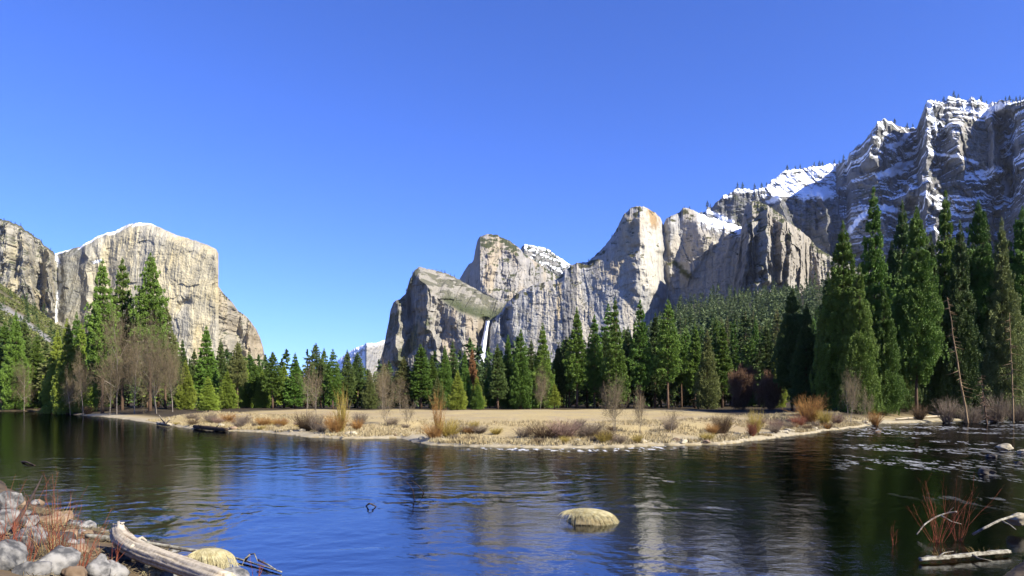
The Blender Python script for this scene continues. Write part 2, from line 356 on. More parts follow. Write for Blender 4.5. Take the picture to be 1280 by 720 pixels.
def stain_and_light(c, m, col): return lerp(c, np.array(col), np.clip(m, 0, 1)[..., None])
def p_elcap(c, s, e):
    px, py = e['px'], e['py']; n1 = fbm(e['X'] / 60, e['Z'] / 240, 4, 81)
    c = stain_and_light(c, ss(.42, .62, n1) * .7, (.60, .53, .35)); c = stain_and_light(c, ss(.55, .75, fbm(e['X'] / 30, e['Z'] / 200, 3, 82)) * ss(190, 250, px), (.60, .52, .33))
    c = stain_and_light(c, ss(130, 90, px) * .6 + ss(.5, .7, fbm(e['X'] / 90, e['Z'] / 60, 4, 83)) * .35, (.27, .27, .25))
    c = stain_and_light(c, ss(.56, .7, fbm(e['X'] / 12, e['Z'] / 10, 4, 84)) * ss(.18, .45, e['nz']) * ss(125, 70, px), (.07, .08, .04))
    s = ss(.984, .993, e['T'] + (n1 - .5) * .03) * ss(.40, .52, fbm(e['X'] / 50, e['Z'] * 0, 3, 85)) * ss(228, 195, px)
    d = segdist(px, py, [(68, 318), (74, 330), (75, 350)]); s = np.maximum(s, ss(3, 1.2, d + (fbm(px / 3, py / 3, 3, 86) - .5) * 4) * .9)
    d = segdist(px, py, [(76, 356), (73, 372), (70, 400)]); s = np.maximum(s, .6 * ss(3.5, 1.5, d + (fbm(px / 3, py / 3, 3, 87) - .5) * 4))
    d = segdist(px, py, [(117, 328), (127, 325)]); s = np.maximum(s, ss(2.5, 1, d + (fbm(px / 3, py / 3, 3, 88) - .5) * 3))
    return c, s
def p_left(c, s, e):
    c = stain_and_light(c, ss(.5, .7, fbm(e['X'] / 40, e['Z'] / 260, 4, 91)) * .7, (.50, .44, .29)); c = stain_and_light(c, ss(.52, .68, fbm(e['X'] / 14, e['Z'] / 12, 4, 92)) * ss(.12, .4, e['nz']), (.08, .09, .045))
    c = stain_and_light(c, ss(.984, .993, e['T']) * .8, (.09, .10, .05)); return c, s
def p_veg(th, col=(.075, .085, .04), alt=None, snow_t=None, warm=0):
    def f(c, s, e):
        if warm: c = stain_and_light(c, ss(.5, .72, fbm(e['X'] / 45, e['Z'] / 170, 4, 93 + e['seed'])) * warm, (.50, .40, .26))
        c = stain_and_light(c, ss(th, th + .15, e['nz'] + (fbm(e['X'] / 22, e['Z'] / 18, 4, 94 + e['seed']) - .5) * .9), col)
        if snow_t is not None: s = ss(snow_t, snow_t + .12, e['nz'] + (fbm(e['X'] / 30, e['Z'] / 24, 4, 95 + e['seed']) - .5) * .7)
        return c, s
    return f
def p_slope(c, s, e):      # waterfall shoulder: brush on the ramp above the brink
    px, py = e['px'], e['py']
    n1 = fbm(e['X'] / 18, e['Z'] / 14, 4, 96)
    up = ss(-4, 6, pts([(470, 400), (520, 350), (545, 372), (575, 392), (612, 404), (660, 400)], px) - py)
    c = stain_and_light(c, up * .8, (.37, .35, .31)); c = stain_and_light(c, up * ss(.48, .60, n1) * .75, (.11, .115, .07))
    d = segdist(px, py, [(560, 378), (590, 392), (622, 396), (650, 388)]); c = stain_and_light(c, ss(14, 5, d + (n1 - .5) * 18) * up * .85, (.075, .095, .04))
    c = stain_and_light(c, ss(.5, .62, n1) * ss(515, 490, px + (py - 400) * .3) * .7, (.10, .11, .05))
    d = segdist(px, py, [(515, 430), (530, 400), (500, 450)]); c = stain_and_light(c, ss(12, 5, d + (n1 - .5) * 14) * .8, (.09, .11, .04))
    c = stain_and_light(c, ss(.55, .7, fbm(e['X'] / 30, e['Z'] / 200, 3, 97)) * (1 - up) * .6, (.46, .38, .28)); return c, s
def p_wall(c, s, e):
    px, py = e['px'], e['py']; X, Z = e['X'], e['Z']
    c = stain_and_light(c, .25 + 0 * px, (.43, .42, .41))
    c = stain_and_light(c, ss(.5, .66, fbm(X / 35, Z / 190, 4, 101)) * .55, (.58, .52, .42))
    d = abs(px - 812 + (py - 340) * .04); c = stain_and_light(c, ss(19, 6, d + (fbm(X / 14, Z / 120, 3, 102) - .5) * 16) * ss(372, 350, py) * .9, (.66, .63, .56))
    d = segdist(px, py, [(768, 345), (776, 310), (800, 275)]); c = stain_and_light(c, ss(15, 3, d + (fbm(X / 20, Z / 60, 4, 103) - .5) * 20) * .6, (.58, .48, .33))
    d = segdist(px, py, [(700, 345), (697, 400)]); c = stain_and_light(c, ss(4, 1, d + (fbm(X / 8, Z / 90, 3, 104) - .5) * 5) * .9, (.62, .50, .32))
    d = abs(px - pts([(330, 718), (430, 706)], py)); c = stain_and_light(c, ss(9, 3, d + (fbm(X / 9, Z / 120, 3, 105) - .5) * 10) * .75, (.19, .19, .2))
    c = stain_and_light(c, ss(10, 2, segdist(px, py, [(815, 262), (818, 280)]) + (fbm(X / 9, Z / 12, 3, 106) - .5) * 8), (.42, .30, .17))
    c = stain_and_light(c, ss(.55, .66, fbm(X / 14, Z / 12, 4, 107)) * ss(.3, .55, e['nz']), (.09, .09, .045))
    c = stain_and_light(c, ss(6, 1, segdist(px, py, [(842, 328), (862, 346)]) + (fbm(X / 9, Z / 9, 3, 108) - .5) * 6), (.09, .1, .04))
    s = ss(.5, .6, e['nz'] + (fbm(X / 20, Z / 20, 3, 109) - .5) * .5) * ss(868, 880, px) * ss(.9, .96, e['T'])
    return c, s
def p_ridge(c, s, e):
    px, py = e['px'], e['py']; X, Z = e['X'], e['Z']
    n1 = fbm(X / 34, Z / 26, 5, 111); hi = ss(380, 250, py + ss(1000, 1250, px) * 20)
    c = stain_and_light(c, ss(1185, 1195, px + (n1 - .5) * 20) * ss(1252, 1242, px) * ss(215, 200, py) * .6, (.44, .42, .39))  # lighter patch paints the sunlit face into the rock colour
    c = stain_and_light(c, ss(.52, .66, fbm(X / 18, Z / 15, 4, 112)) * ss(.2, .5, e['nz']) * .8, (.06, .07, .035))
    s = ss(.72, .80, e['nz'] + (n1 - .5) * .55 - .16 * ss(1050, 1070, px)) * hi; q_ = fbm(X / 90, (Z + .36 * X) / 11, 4, 116)
    s = np.maximum(s, ss(.68, .72, q_ + (n1 - .5) * .35 + (e['nz'] - .3) * .22) * ss(330, 250, py + (fbm(X / 120, Z / 90, 2, 117) - .5) * 120) * ss(1045, 1065, px)) * .95 * (1 - .85 * ss(1195, 1205, px) * ss(1262, 1250, px) * ss(150, 156, py) * ss(215, 205, py)) * (1 - ss(246, 252, py) * ss(1060, 1045, px) * .9)
    for P, wd in (([(985, 232), (1010, 240), (1035, 242)], 11), ([(965, 250), (985, 225), (1040, 212)], 7), ([(1058, 292), (1085, 262), (1120, 262)], 5), ([(1105, 217), (1125, 208), (1138, 205)], 5), ([(1100, 220), (1125, 213)], 6), ([(1205, 135), (1228, 143), (1250, 132)], 6),
                  ([(1160, 130), (1170, 160)], 4), ([(1165, 192), (1200, 196), (1222, 204)], 3), ([(1255, 226), (1262, 222), (1258, 240)], 5), ([(885, 264), (915, 278)], 4), ([(1110, 182), (1125, 180), (1135, 168)], 4)):
        s = np.maximum(s, ss(wd, wd * .5, segdist(px, py, P) + (fbm(px / 5, py / 4, 4, 113) - .5) * wd * 1.6))
    return c, s
def p_far(c, s, e):
    s = ss(457.5, 455, e['px']) * ss(.35, .55, fbm(e['px'] / 4, e['py'] / 3, 3, 115)) + ss(.9, 1, e['T']) * .6; return c, np.clip(s, 0, 1)

W = {}
W['dome'] = massif('far_mountain', 'pale hazy granite face far up the valley, dusted with snow', 'mountain', [(420, 452), (432, 443), (440, 437), (447, 434), (455.5, 430.5), (457, 428.5), (470, 429), (480, 425), (495, 418)], 496,
    [(420, 9600), (456, 9000), (458, 8700), (495, 9300)], [(420, 10200), (456, 9500), (458, 9200), (495, 9900)], 160, 80, A=2, B=1.5, C=2, rough_crest=.35, paint=p_far, back=1500, seed=1)
W['snowpeak'] = massif('snowy_peak', 'small dark snow-patched peak behind the round granite dome', 'mountain', [(640, 330), (649, 317), (652, 308.5), (656, 304.5), (664, 306), (675, 309.5), (686, 312), (695, 319), (706, 326), (716, 332), (735, 342), (760, 352)], 400,
    [(640, 4300), (652, 4200), (760, 4200)], [(640, 4700), (655, 4500), (760, 5000)], 220, 120, A=.8, B=1.3, C=1.6, ledge=(60, 70, .3), rough_crest=.6, paint=p_veg(.40, (.06, .07, .045), snow_t=.66), seed=2, tone=(.34, .33, .31))
W['cathedral'] = massif('granite_dome', 'tall rounded grey granite dome rising behind the waterfall shoulder', 'mountain', [(566, 372), (574, 350), (578, 343), (583, 334), (587, 329), (592, 325), (594, 313), (597, 300), (600, 295.5), (611, 292), (622, 293.5), (631, 298.5), (639, 302), (648, 308), (654, 316),
    (664, 323), (678, 333), (696, 344), (715, 354), (740, 366)], 440, [(566, 3100), (590, 2900), (597, 2700), (640, 2650), (740, 2750)], [(566, 3500), (592, 3200), (600, 2980), (650, 2980), (740, 3300)], 320, 200, A=.8, B=1.2, C=1.0, rnd=(160, .14), rough_crest=.55,
    ridges=[([(600, 300), (605, 360)], 14, 60, 's'), ([(645, 315), (690, 350)], 14, 50, 's')], paint=p_veg(.72, warm=.55), seed=3, tone=(.45, .43, .41), dark=(.25, .25, .26))
W['shoulder'] = massif('cliff_shoulder', 'brushy granite shoulder left of the waterfall with a steep cliff foot', 'cliff', [(468, 474), (474, 453), (479, 438), (483, 416), (486, 402), (488, 387), (492, 377), (502, 373), (507, 367), (510.5, 355), (513, 347), (518, 338), (524, 334), (541, 337), (560, 342),
    (569, 347), (577, 352), (588, 357), (602, 365), (611, 370), (624, 376), (650, 386), (670, 396)], 492, [(468, 2080), (486, 2040), (520, 1990), (560, 1960), (597, 1990), (612, 2040), (670, 2100)], [(468, 2200), (492, 2150), (524, 2120), (560, 2060), (597, 2030), (612, 2060), (670, 2120)], 460, 340,
    A=1.1, B=.85, C=1.0, rnd=(30, .05), brink=([(468, 350), (510, 340), (530, 352), (545, 372), (575, 390), (600, 401), (612, 403), (625, 398), (670, 392)], 6.5),
    ridges=[([(606, 402), (602, 460)], 7, -80, 't'), ([(500, 380), (497, 450)], 8, 60, 't'), ([(528, 345), (540, 420), (555, 460)], 16, 60, 't'), ([(515, 360), (512, 440)], 6, -50, 't'), ([(582, 398), (585, 450)], 12, 45, 's')], rough_crest=.7, paint=p_slope, seed=4, tone=(.40, .38, .34), dark=(.21, .205, .20))
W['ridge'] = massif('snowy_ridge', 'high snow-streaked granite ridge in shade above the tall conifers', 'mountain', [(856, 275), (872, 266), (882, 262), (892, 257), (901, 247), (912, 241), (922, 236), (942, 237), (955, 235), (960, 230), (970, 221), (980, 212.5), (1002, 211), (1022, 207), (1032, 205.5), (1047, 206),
    (1059, 199), (1062, 191), (1070, 182), (1080, 177), (1090, 164), (1097, 151), (1105, 148.5), (1112, 151), (1127, 158.5), (1145, 160), (1147.5, 155), (1155, 135), (1159, 125), (1167, 125.5), (1173, 127), (1182, 125), (1187, 120.5), (1195, 122), (1205, 124), (1215, 122), (1225, 126), (1235, 129),
    (1250, 126), (1262, 127), (1280, 124), (1330, 118), (1420, 130)], 470, [(856, 2300), (960, 2150), (1045, 2000), (1100, 1830), (1150, 1700), (1250, 1450), (1420, 1120)], [(856, 2500), (960, 2450), (1058, 2400), (1064, 2330), (1095, 2280), (1105, 2290), (1147, 2350), (1158, 2240), (1197, 2180), (1243, 2150),
    (1256, 2000), (1300, 1900), (1420, 1650)], 900, 560, A=1.2, B=.7, C=1.2, ledge=(5, 80, .33), rnd=(40, .03), brink=([(856, 262), (950, 236), (965, 245), (1045, 246), (1060, 190), (1100, 140), (1150, 118), (1200, 110), (1420, 110)], 5.0),
    ridges=[([(1097, 151), (1090, 200)], 16, 90, 't'), ([(1160, 126), (1160, 190), (1145, 240)], 26, 95, 't'), ([(1140, 165), (1128, 230)], 10, -80, 's'), ([(1195, 160), (1200, 205)], 12, 70, 's'), ([(1240, 150), (1245, 215)], 9, 90, 't'), ([(1256, 150), (1262, 240)], 10, -140, 's'),
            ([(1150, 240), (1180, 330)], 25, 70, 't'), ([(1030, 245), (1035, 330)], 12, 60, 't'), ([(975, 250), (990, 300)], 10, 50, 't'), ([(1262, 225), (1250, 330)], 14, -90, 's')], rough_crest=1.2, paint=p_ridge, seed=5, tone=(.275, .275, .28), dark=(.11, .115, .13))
W['wall'] = massif('cliff_wall', 'long pale granite wall right of the waterfall with a domed summit', 'cliff', [(611, 440), (613, 408), (616, 400), (620, 396), (626, 390), (633, 380), (640, 372), (650, 364), (667, 356), (680, 352), (695, 350), (700, 346), (706, 337), (715, 331), (722, 328), (735, 327.5), (740, 322),
    (751, 312), (762, 300), (769, 289), (773, 282), (774.5, 277), (781, 267), (788, 260), (800, 258), (809, 260), (818, 264), (826, 272), (829, 281), (833, 273), (840, 269), (849, 265), (853, 260), (864, 261), (871, 264), (884, 271), (900, 275), (930, 285), (980, 300)], 480,
    [(611, 1930), (640, 1860), (700, 1800), (760, 1760), (806, 1770), (828, 1860), (840, 1960), (870, 1925), (900, 1880), (930, 1850), (980, 1830)], [(611, 1950), (640, 1930), (700, 1890), (740, 1880), (774, 1850), (800, 1840), (828, 1940), (850, 1985), (870, 1950), (900, 1910), (930, 1880), (980, 1860)], 820, 480,
    A=.34, B=.2, C=.45, rnd=(70, .08), ridges=[([(829, 270), (833, 400)], 6, -60, 's'), ([(634, 388), (629, 405), (638, 430)], 4, -45, 's'), ([(806, 265), (812, 360)], 18, 40, 's'), ([(860, 340), (880, 300)], 12, 30, 's'), 
    ([(822, 300), (826, 380)], 5, 12, 's')], rough_crest=.7, paint=p_wall, seed=6, tone=(.54, .535, .52), dark=(.37, .375, .385))
W['buttress'] = massif('cliff_buttress', 'fluted grey buttress standing forward with its dark shadow on either side', 'cliff', [(908, 420), (912, 392), (916, 368), (919, 340), (924, 312), (927, 282), (930, 264), (934, 254), (938, 251), (945, 250.5), (955, 254), (967, 261), (980, 270), (987, 280), (1000, 287), (1010, 297), (1020, 307),
    (1035, 318), (1060, 330), (1100, 345), (1160, 352)], 470, [(908, 1790), (922, 1690), (945, 1600), (990, 1590), (1001, 1640), (1009, 1860), (1060, 1800), (1160, 1660)], [(908, 1800), (925, 1760), (940, 1700), (985, 1690), (1001, 1740), (1012, 1900), (1060, 1880), (1160, 1750)], 480, 340, A=1.5, B=.8, C=1.2, rnd=(45, .07),
    ridges=[([(937, 285), (932, 330), (925, 370)], 7, 60, 't'), ([(960, 262), (958, 350)], 8, 35, 't'), ([(978, 280), (975, 350)], 7, 35, 't'), ([(990, 295), (985, 360)], 5, 25, 't'), ([(944, 300), (943, 350)], 4, -35, 's')], rough_crest=.9, paint=p_veg(.62, warm=.25), seed=7, tone=(.43, .415, .385), dark=(.25, .25, .25))
W['leftcliff'] = massif('cliff_wall', 'grey streaked cliff at the left edge beyond the green hillside', 'cliff', [(-260, 250), (-120, 262), (0, 274), (14, 277), (26, 281), (32, 288), (38, 292), (50, 299), (55, 306), (61, 310), (66, 313), (69, 317)], 480,
    [(-260, 2100), (0, 2300), (40, 2360), (58, 2420), (69, 2520)], [(-260, 2200), (0, 2420), (40, 2480), (69, 2620)], 520, 260, A=1.5, B=1.2, C=1.2, ridges=[([(47, 300), (50, 390)], 7, -70, 's'), ([(62, 312), (60, 350), (66, 390)], 7, 60, 't'), ([(28, 290), (30, 370)], 9, 55, 't'), ([(10, 285), (15, 380)], 9, 40, 's')],
    rough_crest=.7, paint=p_left, seed=8, tone=(.48, .455, .38), dark=(.26, .26, .245))
W['capnose'] = massif('cliff_flank', 'grey flank of the great monolith falling away to the right', 'cliff', [(258, 348), (273, 357), (279, 366), (290, 377), (298, 388), (306, 394), (314, 402), (320, 411), (325, 421), (329, 434), (331, 447), (334, 470)], 492,
    [(258, 2700), (285, 2780), (310, 2860), (334, 3000)], [(258, 2760), (285, 2840), (310, 2930), (334, 3050)], 160, 220, A=1.3, B=.9, C=.9, ridges=[([(295, 390), (300, 470)], 6, -50, 's'), ([(312, 405), (316, 470)], 5, 40, 't')], rough_crest=.5, paint=p_veg(.7, warm=.5), seed=9, tone=(.43, .40, .33), dark=(.22, .22, .21))
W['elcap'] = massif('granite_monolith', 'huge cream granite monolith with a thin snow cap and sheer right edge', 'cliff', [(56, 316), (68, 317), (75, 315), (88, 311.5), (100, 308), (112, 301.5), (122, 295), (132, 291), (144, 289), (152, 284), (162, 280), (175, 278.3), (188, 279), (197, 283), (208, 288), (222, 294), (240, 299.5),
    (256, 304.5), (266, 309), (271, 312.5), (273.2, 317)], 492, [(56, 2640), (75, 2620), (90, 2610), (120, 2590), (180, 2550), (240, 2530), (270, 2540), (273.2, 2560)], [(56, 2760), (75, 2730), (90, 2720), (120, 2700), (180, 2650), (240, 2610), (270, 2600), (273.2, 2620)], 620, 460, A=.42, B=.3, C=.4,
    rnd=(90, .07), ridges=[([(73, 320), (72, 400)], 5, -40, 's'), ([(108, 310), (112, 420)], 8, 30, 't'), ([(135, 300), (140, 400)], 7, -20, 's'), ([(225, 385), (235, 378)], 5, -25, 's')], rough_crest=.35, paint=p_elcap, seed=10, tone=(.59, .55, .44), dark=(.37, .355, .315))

# ---------------------------------------------------------------- trees
def mat_leaf(name, c0, c1, rnd=.22, tr=.0):
    m, n, b = mat_new(name)
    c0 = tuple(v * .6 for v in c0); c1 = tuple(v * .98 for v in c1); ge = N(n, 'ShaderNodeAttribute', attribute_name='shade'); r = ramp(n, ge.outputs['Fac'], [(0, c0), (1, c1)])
    oi = N(n, 'ShaderNodeObjectInfo'); mr = N(n, 'ShaderNodeMapRange'); mr.inputs['To Min'].default_value = 1 - rnd; mr.inputs['To Max'].default_value = 1 + rnd
    n.links.new(oi.outputs['Random'], mr.inputs['Value'])
    mh = N(n, 'ShaderNodeMapRange'); mh.inputs['To Min'].default_value = .485; mh.inputs['To Max'].default_value = .515
    ml = N(n, 'ShaderNodeMath', operation='FRACT'); mm = N(n, 'ShaderNodeMath', operation='MULTIPLY'); mm.inputs[1].default_value = 7.13
    n.links.new(oi.outputs['Random'], mm.inputs[0]); n.links.new(mm.outputs[0], ml.inputs[0]); n.links.new(ml.outputs[0], mh.inputs['Value'])
    h = N(n, 'ShaderNodeHueSaturation'); n.links.new(r.outputs[0], h.inputs['Color']); n.links.new(mr.outputs[0], h.inputs['Value']); n.links.new(mh.outputs[0], h.inputs['Hue'])
    n.links.new(h.outputs[0], b.inputs['Base Color']); b.inputs['Roughness'].default_value = .6; b.inputs['Specular IOR Level'].default_value = .25
    if tr:
        t = N(n, 'ShaderNodeBsdfTranslucent'); n.links.new(h.outputs[0], t.inputs[0]); mx = N(n, 'ShaderNodeMixShader'); mx.inputs[0].default_value = tr
        n.links.new(b.outputs[0], mx.inputs[1]); n.links.new(t.outputs[0], mx.inputs[2]); n.links.new(mx.outputs[0], n.nodes['Material Output'].inputs[0])
    return m
LEAF = {'dark': mat_leaf('needles_dark', (.030, .052, .013), (.075, .115, .026), tr=.05), 'mid': mat_leaf('needles_green', (.036, .078, .012), (.105, .180, .024), tr=.06),
        'bright': mat_leaf('needles_bright', (.10, .155, .018), (.235, .30, .04), tr=.12), 'olive': mat_leaf('needles_olive', (.075, .095, .026), (.15, .17, .05), tr=.15),
        'blue': mat_leaf('needles_blue_green', (.036, .062, .024), (.085, .125, .042), tr=.1), 'rust': mat_leaf('needles_rust', (.12, .065, .025), (.25, .13, .05), tr=.1)}
BARK = two_tone('conifer_bark', (.10, .06, .038), (.24, .155, .10), 3, mapping=(1.5, 1.5, .25), bstr=.5, bdist=.05, obj_rand=.25)
GREYBARK = two_tone('grey_bark', (.20, .165, .13), (.42, .36, .29), 3, mapping=(1.5, 1.5, .3), bstr=.3, obj_rand=.2)
DARKBARK = two_tone('dark_wood', (.05, .035, .025), (.13, .09, .06), 4, bstr=.4)
TWIG = two_tone('bare_twigs', (.20, .155, .09), (.38, .30, .18), 1.5, obj_rand=.25)
TWIGRED = two_tone('russet_twigs', (.22, .12, .07), (.38, .23, .14), 1.5, obj_rand=.2)
def leaf_quads(P, A, length, width, g, flat=.55):
    n = len(P); A = A / np.maximum(np.linalg.norm(A, axis=1, keepdims=True), 1e-9)
    r_ = g.normal(size=(n, 3)); r_[:, 2] *= flat; B = np.cross(A, r_); B = np.cross(A, np.cross(B, A) * flat + B * 1.0) if False else B; B /= np.maximum(np.linalg.norm(B, axis=1, keepdims=True), 1e-9)
    L = length[:, None]; Wd = width[:, None]
    V = np.stack([P - A * L * .5, P + B * Wd * .5 + A * L * .08, P + A * L * .5, P - B * Wd * .5 + A * L * .08], 1).reshape(-1, 3)
    return V, np.arange(n * 4).reshape(-1, 4)
PROF = {'fir': [(0, .72), (.12, .98), (.3, .92), (.6, .58), (.85, .24), (1, .02)], 'pine': [(0, .4), (.12, .8), (.28, 1), (.5, .82), (.75, .46), (.9, .2), (1, .02)],
        'cedar': [(0, .85), (.15, 1), (.4, .84), (.65, .54), (.85, .25), (1, .02)], 'spire': [(0, .8), (.2, 1), (.5, .75), (.8, .4), (1, .02)]}
def conifer(kind, h0, Wr, nb, per, leaf, seed, H=30., gaps=.45, droop=.25, tuft=.8):
    """crown and trunk meshes of a conifer H metres tall; h0 bare share of the trunk, Wr crown radius / height"""
    g = np.random.default_rng(seed); u = np.sort(g.random(nb)) ** .92
    # whorls with gaps
    u = u + .012 * np.sin(u * 2 * math.pi * 17 + g.random() * 6); az = g.random(nb) * 2 * math.pi
    lump = vn2(az * 1.3 + 7 * seed, u * 9) * .65 + vn2(az * 2.7 + 3 * seed, u * 26, 3) * .6
    R = pts(PROF[kind], np.clip(u, 0, 1)) * Wr * H * (.45 + gaps * 1.35 * lump + .25 * g.random(nb)) * np.where(g.random(nb) < .08, 1.25, 1)
    R *= 1 - (lump < .38) * gaps * 1.0
    z = H * (h0 + (1 - h0) * np.clip(u, 0, 1)); z = np.minimum(z, H * .992)
    cnt = np.maximum(3, (per * (R / (Wr * H)) * (.6 + .6 * g.random(nb))).astype(int)); idx = np.repeat(np.arange(nb), cnt); n = len(idx)
    s = 1 - .85 * g.random(n) ** 1.35; nt_ = np.clip(R[idx] / tuft, 2, 15).astype(int); tid = idx * 16 + np.floor(s * nt_).astype(int).clip(0, 15); s = s * .35 + .65 * (np.floor(s * nt_) + .6) / nt_; s = np.minimum(s, 1.05)
    tj = g.normal(size=(nb * 16, 3)); rr = R[idx] * s; aj = az[idx] + tj[tid, 0] * .17 / (.25 + s) + g.normal(size=n) * .07 / (.25 + s)
    rise = np.where(u[idx] > .75, .35, 0) + .12
    zz = z[idx] + rr * rise - droop * rr ** 1.25 * .75 + (tj[tid, 1] * .8 + g.normal(size=n) * .5) * (.14 + .09 * rr) * (1.2 if kind == 'cedar' else .85)
    P = np.stack([np.cos(aj) * rr, np.sin(aj) * rr, zz], 1) + g.normal(size=(n, 3)) * .08
    A = np.stack([np.cos(aj), np.sin(aj), np.full(n, -.15)], 1) + g.normal(size=(n, 3)) * [.55, .55, .45]
    size = leaf * (.6 + .8 * g.random(n)) * (.6 + .4 * s); size = size * np.where(u[idx] > .92, .6, 1)
    top = 40; tz = H * (.93 + .075 * g.random(top)); tr = (H * 1.005 - tz) * .16
    ta = g.random(top) * 6.28; P = np.vstack([P, np.stack([np.cos(ta) * tr, np.sin(ta) * tr, tz], 1)]); A = np.vstack([A, np.stack([np.cos(ta) * .5, np.sin(ta) * .5, np.ones(top)], 1)]); size = np.append(size, np.full(top, leaf * .55))
    V, Q = leaf_quads(P, A, size * 1.5, size * .52, g)
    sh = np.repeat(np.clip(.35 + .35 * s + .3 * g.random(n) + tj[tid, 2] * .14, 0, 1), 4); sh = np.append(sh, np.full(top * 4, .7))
    segs = np.linspace(0, 1, 9); tw = H * .011 + .06
    TP = np.stack([np.cumsum(g.normal(size=9) * .05), np.cumsum(g.normal(size=9) * .05), segs * H * .985], 1); TP[0, :2] = 0; TP[0, 2] = -1.0
    tV, tF = path_tube(TP, tw * (1 - segs * .93) * np.where(segs == 0, 1.25, 1), 9, rough=.05, seed=seed)
    bi = g.choice(nb, min(nb, 160), replace=False); bi = bi[R[bi] > .5]
    p0 = np.stack([np.zeros(len(bi)), np.zeros(len(bi)), z[bi]], 1); p1 = np.stack([np.cos(az[bi]) * R[bi] * .85, np.sin(az[bi]) * R[bi] * .85, z[bi] + R[bi] * .1 - droop * R[bi] ** 1.25 * .6], 1)
    parts = [(tV, tF), tubes(p0, p1, np.full(len(bi), .06), np.full(len(bi), .015), 3)]
    if h0 > .12:   # dead snags on the bare bole
        k = int(26 * h0 / .3); sz = g.random(k) * h0 * H * .9 + H * .04; sa = g.random(k) * 6.28; sl = .6 + 1.8 * g.random(k)
        parts.append(tubes(np.stack([0 * sz, 0 * sz, sz], 1), np.stack([np.cos(sa) * sl, np.sin(sa) * sl, sz - .3 * sl], 1), np.full(k, .045), np.full(k, .01), 3))
    return dict(H=H, crown=(V, Q, sh), trunk=merge(parts), h0=h0, Wr=Wr)
def bare_tree(seed, H=18., spread=.42, levels=5, lean=0.0, stems=1, up=.55, twig_r=.014, nch=3, thin=1.0):
    g = np.random.default_rng(seed); S = [[], [], [], []]; T = [[], [], [], []]
    def grow(p, d, L, r, lev):
        k = 3
        for i in range(k):
            d2 = d + g.normal(size=3) * (.10 if lev == 0 else .20); d2[2] += up * .12; d2 /= np.linalg.norm(d2)
            q = p + d2 * L / k; r2 = r * .86
            D = S if lev <= 1 else T
            D[0].append(p); D[1].append(q); D[2].append(r); D[3].append(r2)
            if lev < levels and (i > 0 or lev > 0):
                for _ in range(nch - 1 if lev else nch):
                    if lev >= 2 and g.random() > thin + .15: continue
                    a = g.random() * 6.28; side = np.cross(d2, [math.cos(a), math.sin(a), .3]); side /= np.linalg.norm(side) + 1e-9
                    nd = d2 * (1 - spread) + side * (spread + .25) + np.array([0, 0, up * .35]); nd /= np.linalg.norm(nd)
                    grow(p + (q - p) * g.random(), nd, L * (.50 + .2 * g.random()), max(r2 * .5, twig_r), lev + 1)
            p, d, r = q, d2, r2
        if lev < levels: grow(p, d, L * .6, max(r * .8, twig_r), lev + 1)
    for s in range(stems):
        a = g.random() * 6.28; tilt = (.0 if stems == 1 else .2) + lean
        grow(np.array([math.cos(a) * .2 * (stems > 1), math.sin(a) * .2 * (stems > 1), -.5]), np.array([math.cos(a) * tilt, math.sin(a) * tilt, 1.0]), H * .52, H * .012 * (1 if stems == 1 else .75), 0)
    A = [np.array(x, float) for x in S]; B = [np.array(x, float) for x in T]
    top = max(A[1][:, 2].max(), B[1][:, 2].max()); k = H / top
    return dict(H=H, crown=tubes(B[0] * k, B[1] * k, B[2], B[3], 3), trunk=tubes(A[0] * k, A[1] * k, A[2], A[3], 6))

PROTO = {}
def proto(key, d, leafmat=None, barkmat=None, crownmat=None):
    tV, tF = d['trunk']; tm = mesh('trunk', tV, tF, barkmat, True)
    if leafmat is not None: V, Q, sh = d['crown']; cm = {k: mesh('crown', V, Q, LEAF[k], False, attrs={'shade': sh}) for k in leafmat}
    else: V, Q = d['crown']; cm = {'': mesh('crown', V, Q, crownmat, False)}
    w_ = float(np.percentile(np.hypot(V[:, 0], V[:, 1]), 93))
    PROTO[key] = dict(H=d['H'], tm=tm, cm=cm, w=w_)
CM = ('dark', 'mid', 'bright', 'olive', 'blue', 'rust')
for i in range(3):
    proto(('fir', i), conifer('fir', (.16, .05, .2)[i], .125, 900, 100, .32, 100 + i, gaps=.4), CM, BARK)
    proto(('pine', i), conifer('pine', (.24, .34, .16)[i], .115, 680, 100, .32, 110 + i, gaps=.7, droop=.12), CM, BARK)
    proto(('cedar', i), conifer('cedar', .03, .14, 1150, 100, .30, 120 + i, gaps=.42, droop=.3), CM, BARK)
    proto(('small', i), conifer(('fir', 'spire', 'pine')[i], (.04, .1, .2)[i], .125, 340, 40, .60, 130 + i, gaps=.45), CM, BARK)
    proto(('far', i), conifer(('fir', 'spire', 'pine')[i], (.04, .05, .12)[i], .14, 110, 13, 1.35, 140 + i, gaps=.4), CM, BARK)
PROTO_BIG = {}
for i in range(4):   # close stand on the right bank: finer, denser
    proto(('big', i), conifer(('cedar', 'fir', 'cedar', 'pine')[i], (.02, .05, .03, .16)[i], (.14, .12, .15, .13)[i], 1500, 190, .29, 150 + i, H=38., tuft=1.1, gaps=(.62, .75, .68, .9)[i], droop=(.22, .2, .25, .12)[i]), CM, BARK)
for i in range(4):
    proto(('bare', i), bare_tree(200 + i, 18, .52, 5, stems=(1, 2, 1, 1)[i], nch=3, twig_r=.012, up=.38, thin=.45), None, GREYBARK, TWIG)
for i in range(3):
    proto(('sapling', i), bare_tree(210 + i, 9, .52, 4, stems=(2, 1, 3)[i], up=.55, nch=3, twig_r=.012, thin=.28), None, GREYBARK, TWIG)
proto(('round', 0), bare_tree(220, 11, .55, 5, stems=3, up=.4, nch=3, twig_r=.03), None, GREYBARK, TWIGRED)

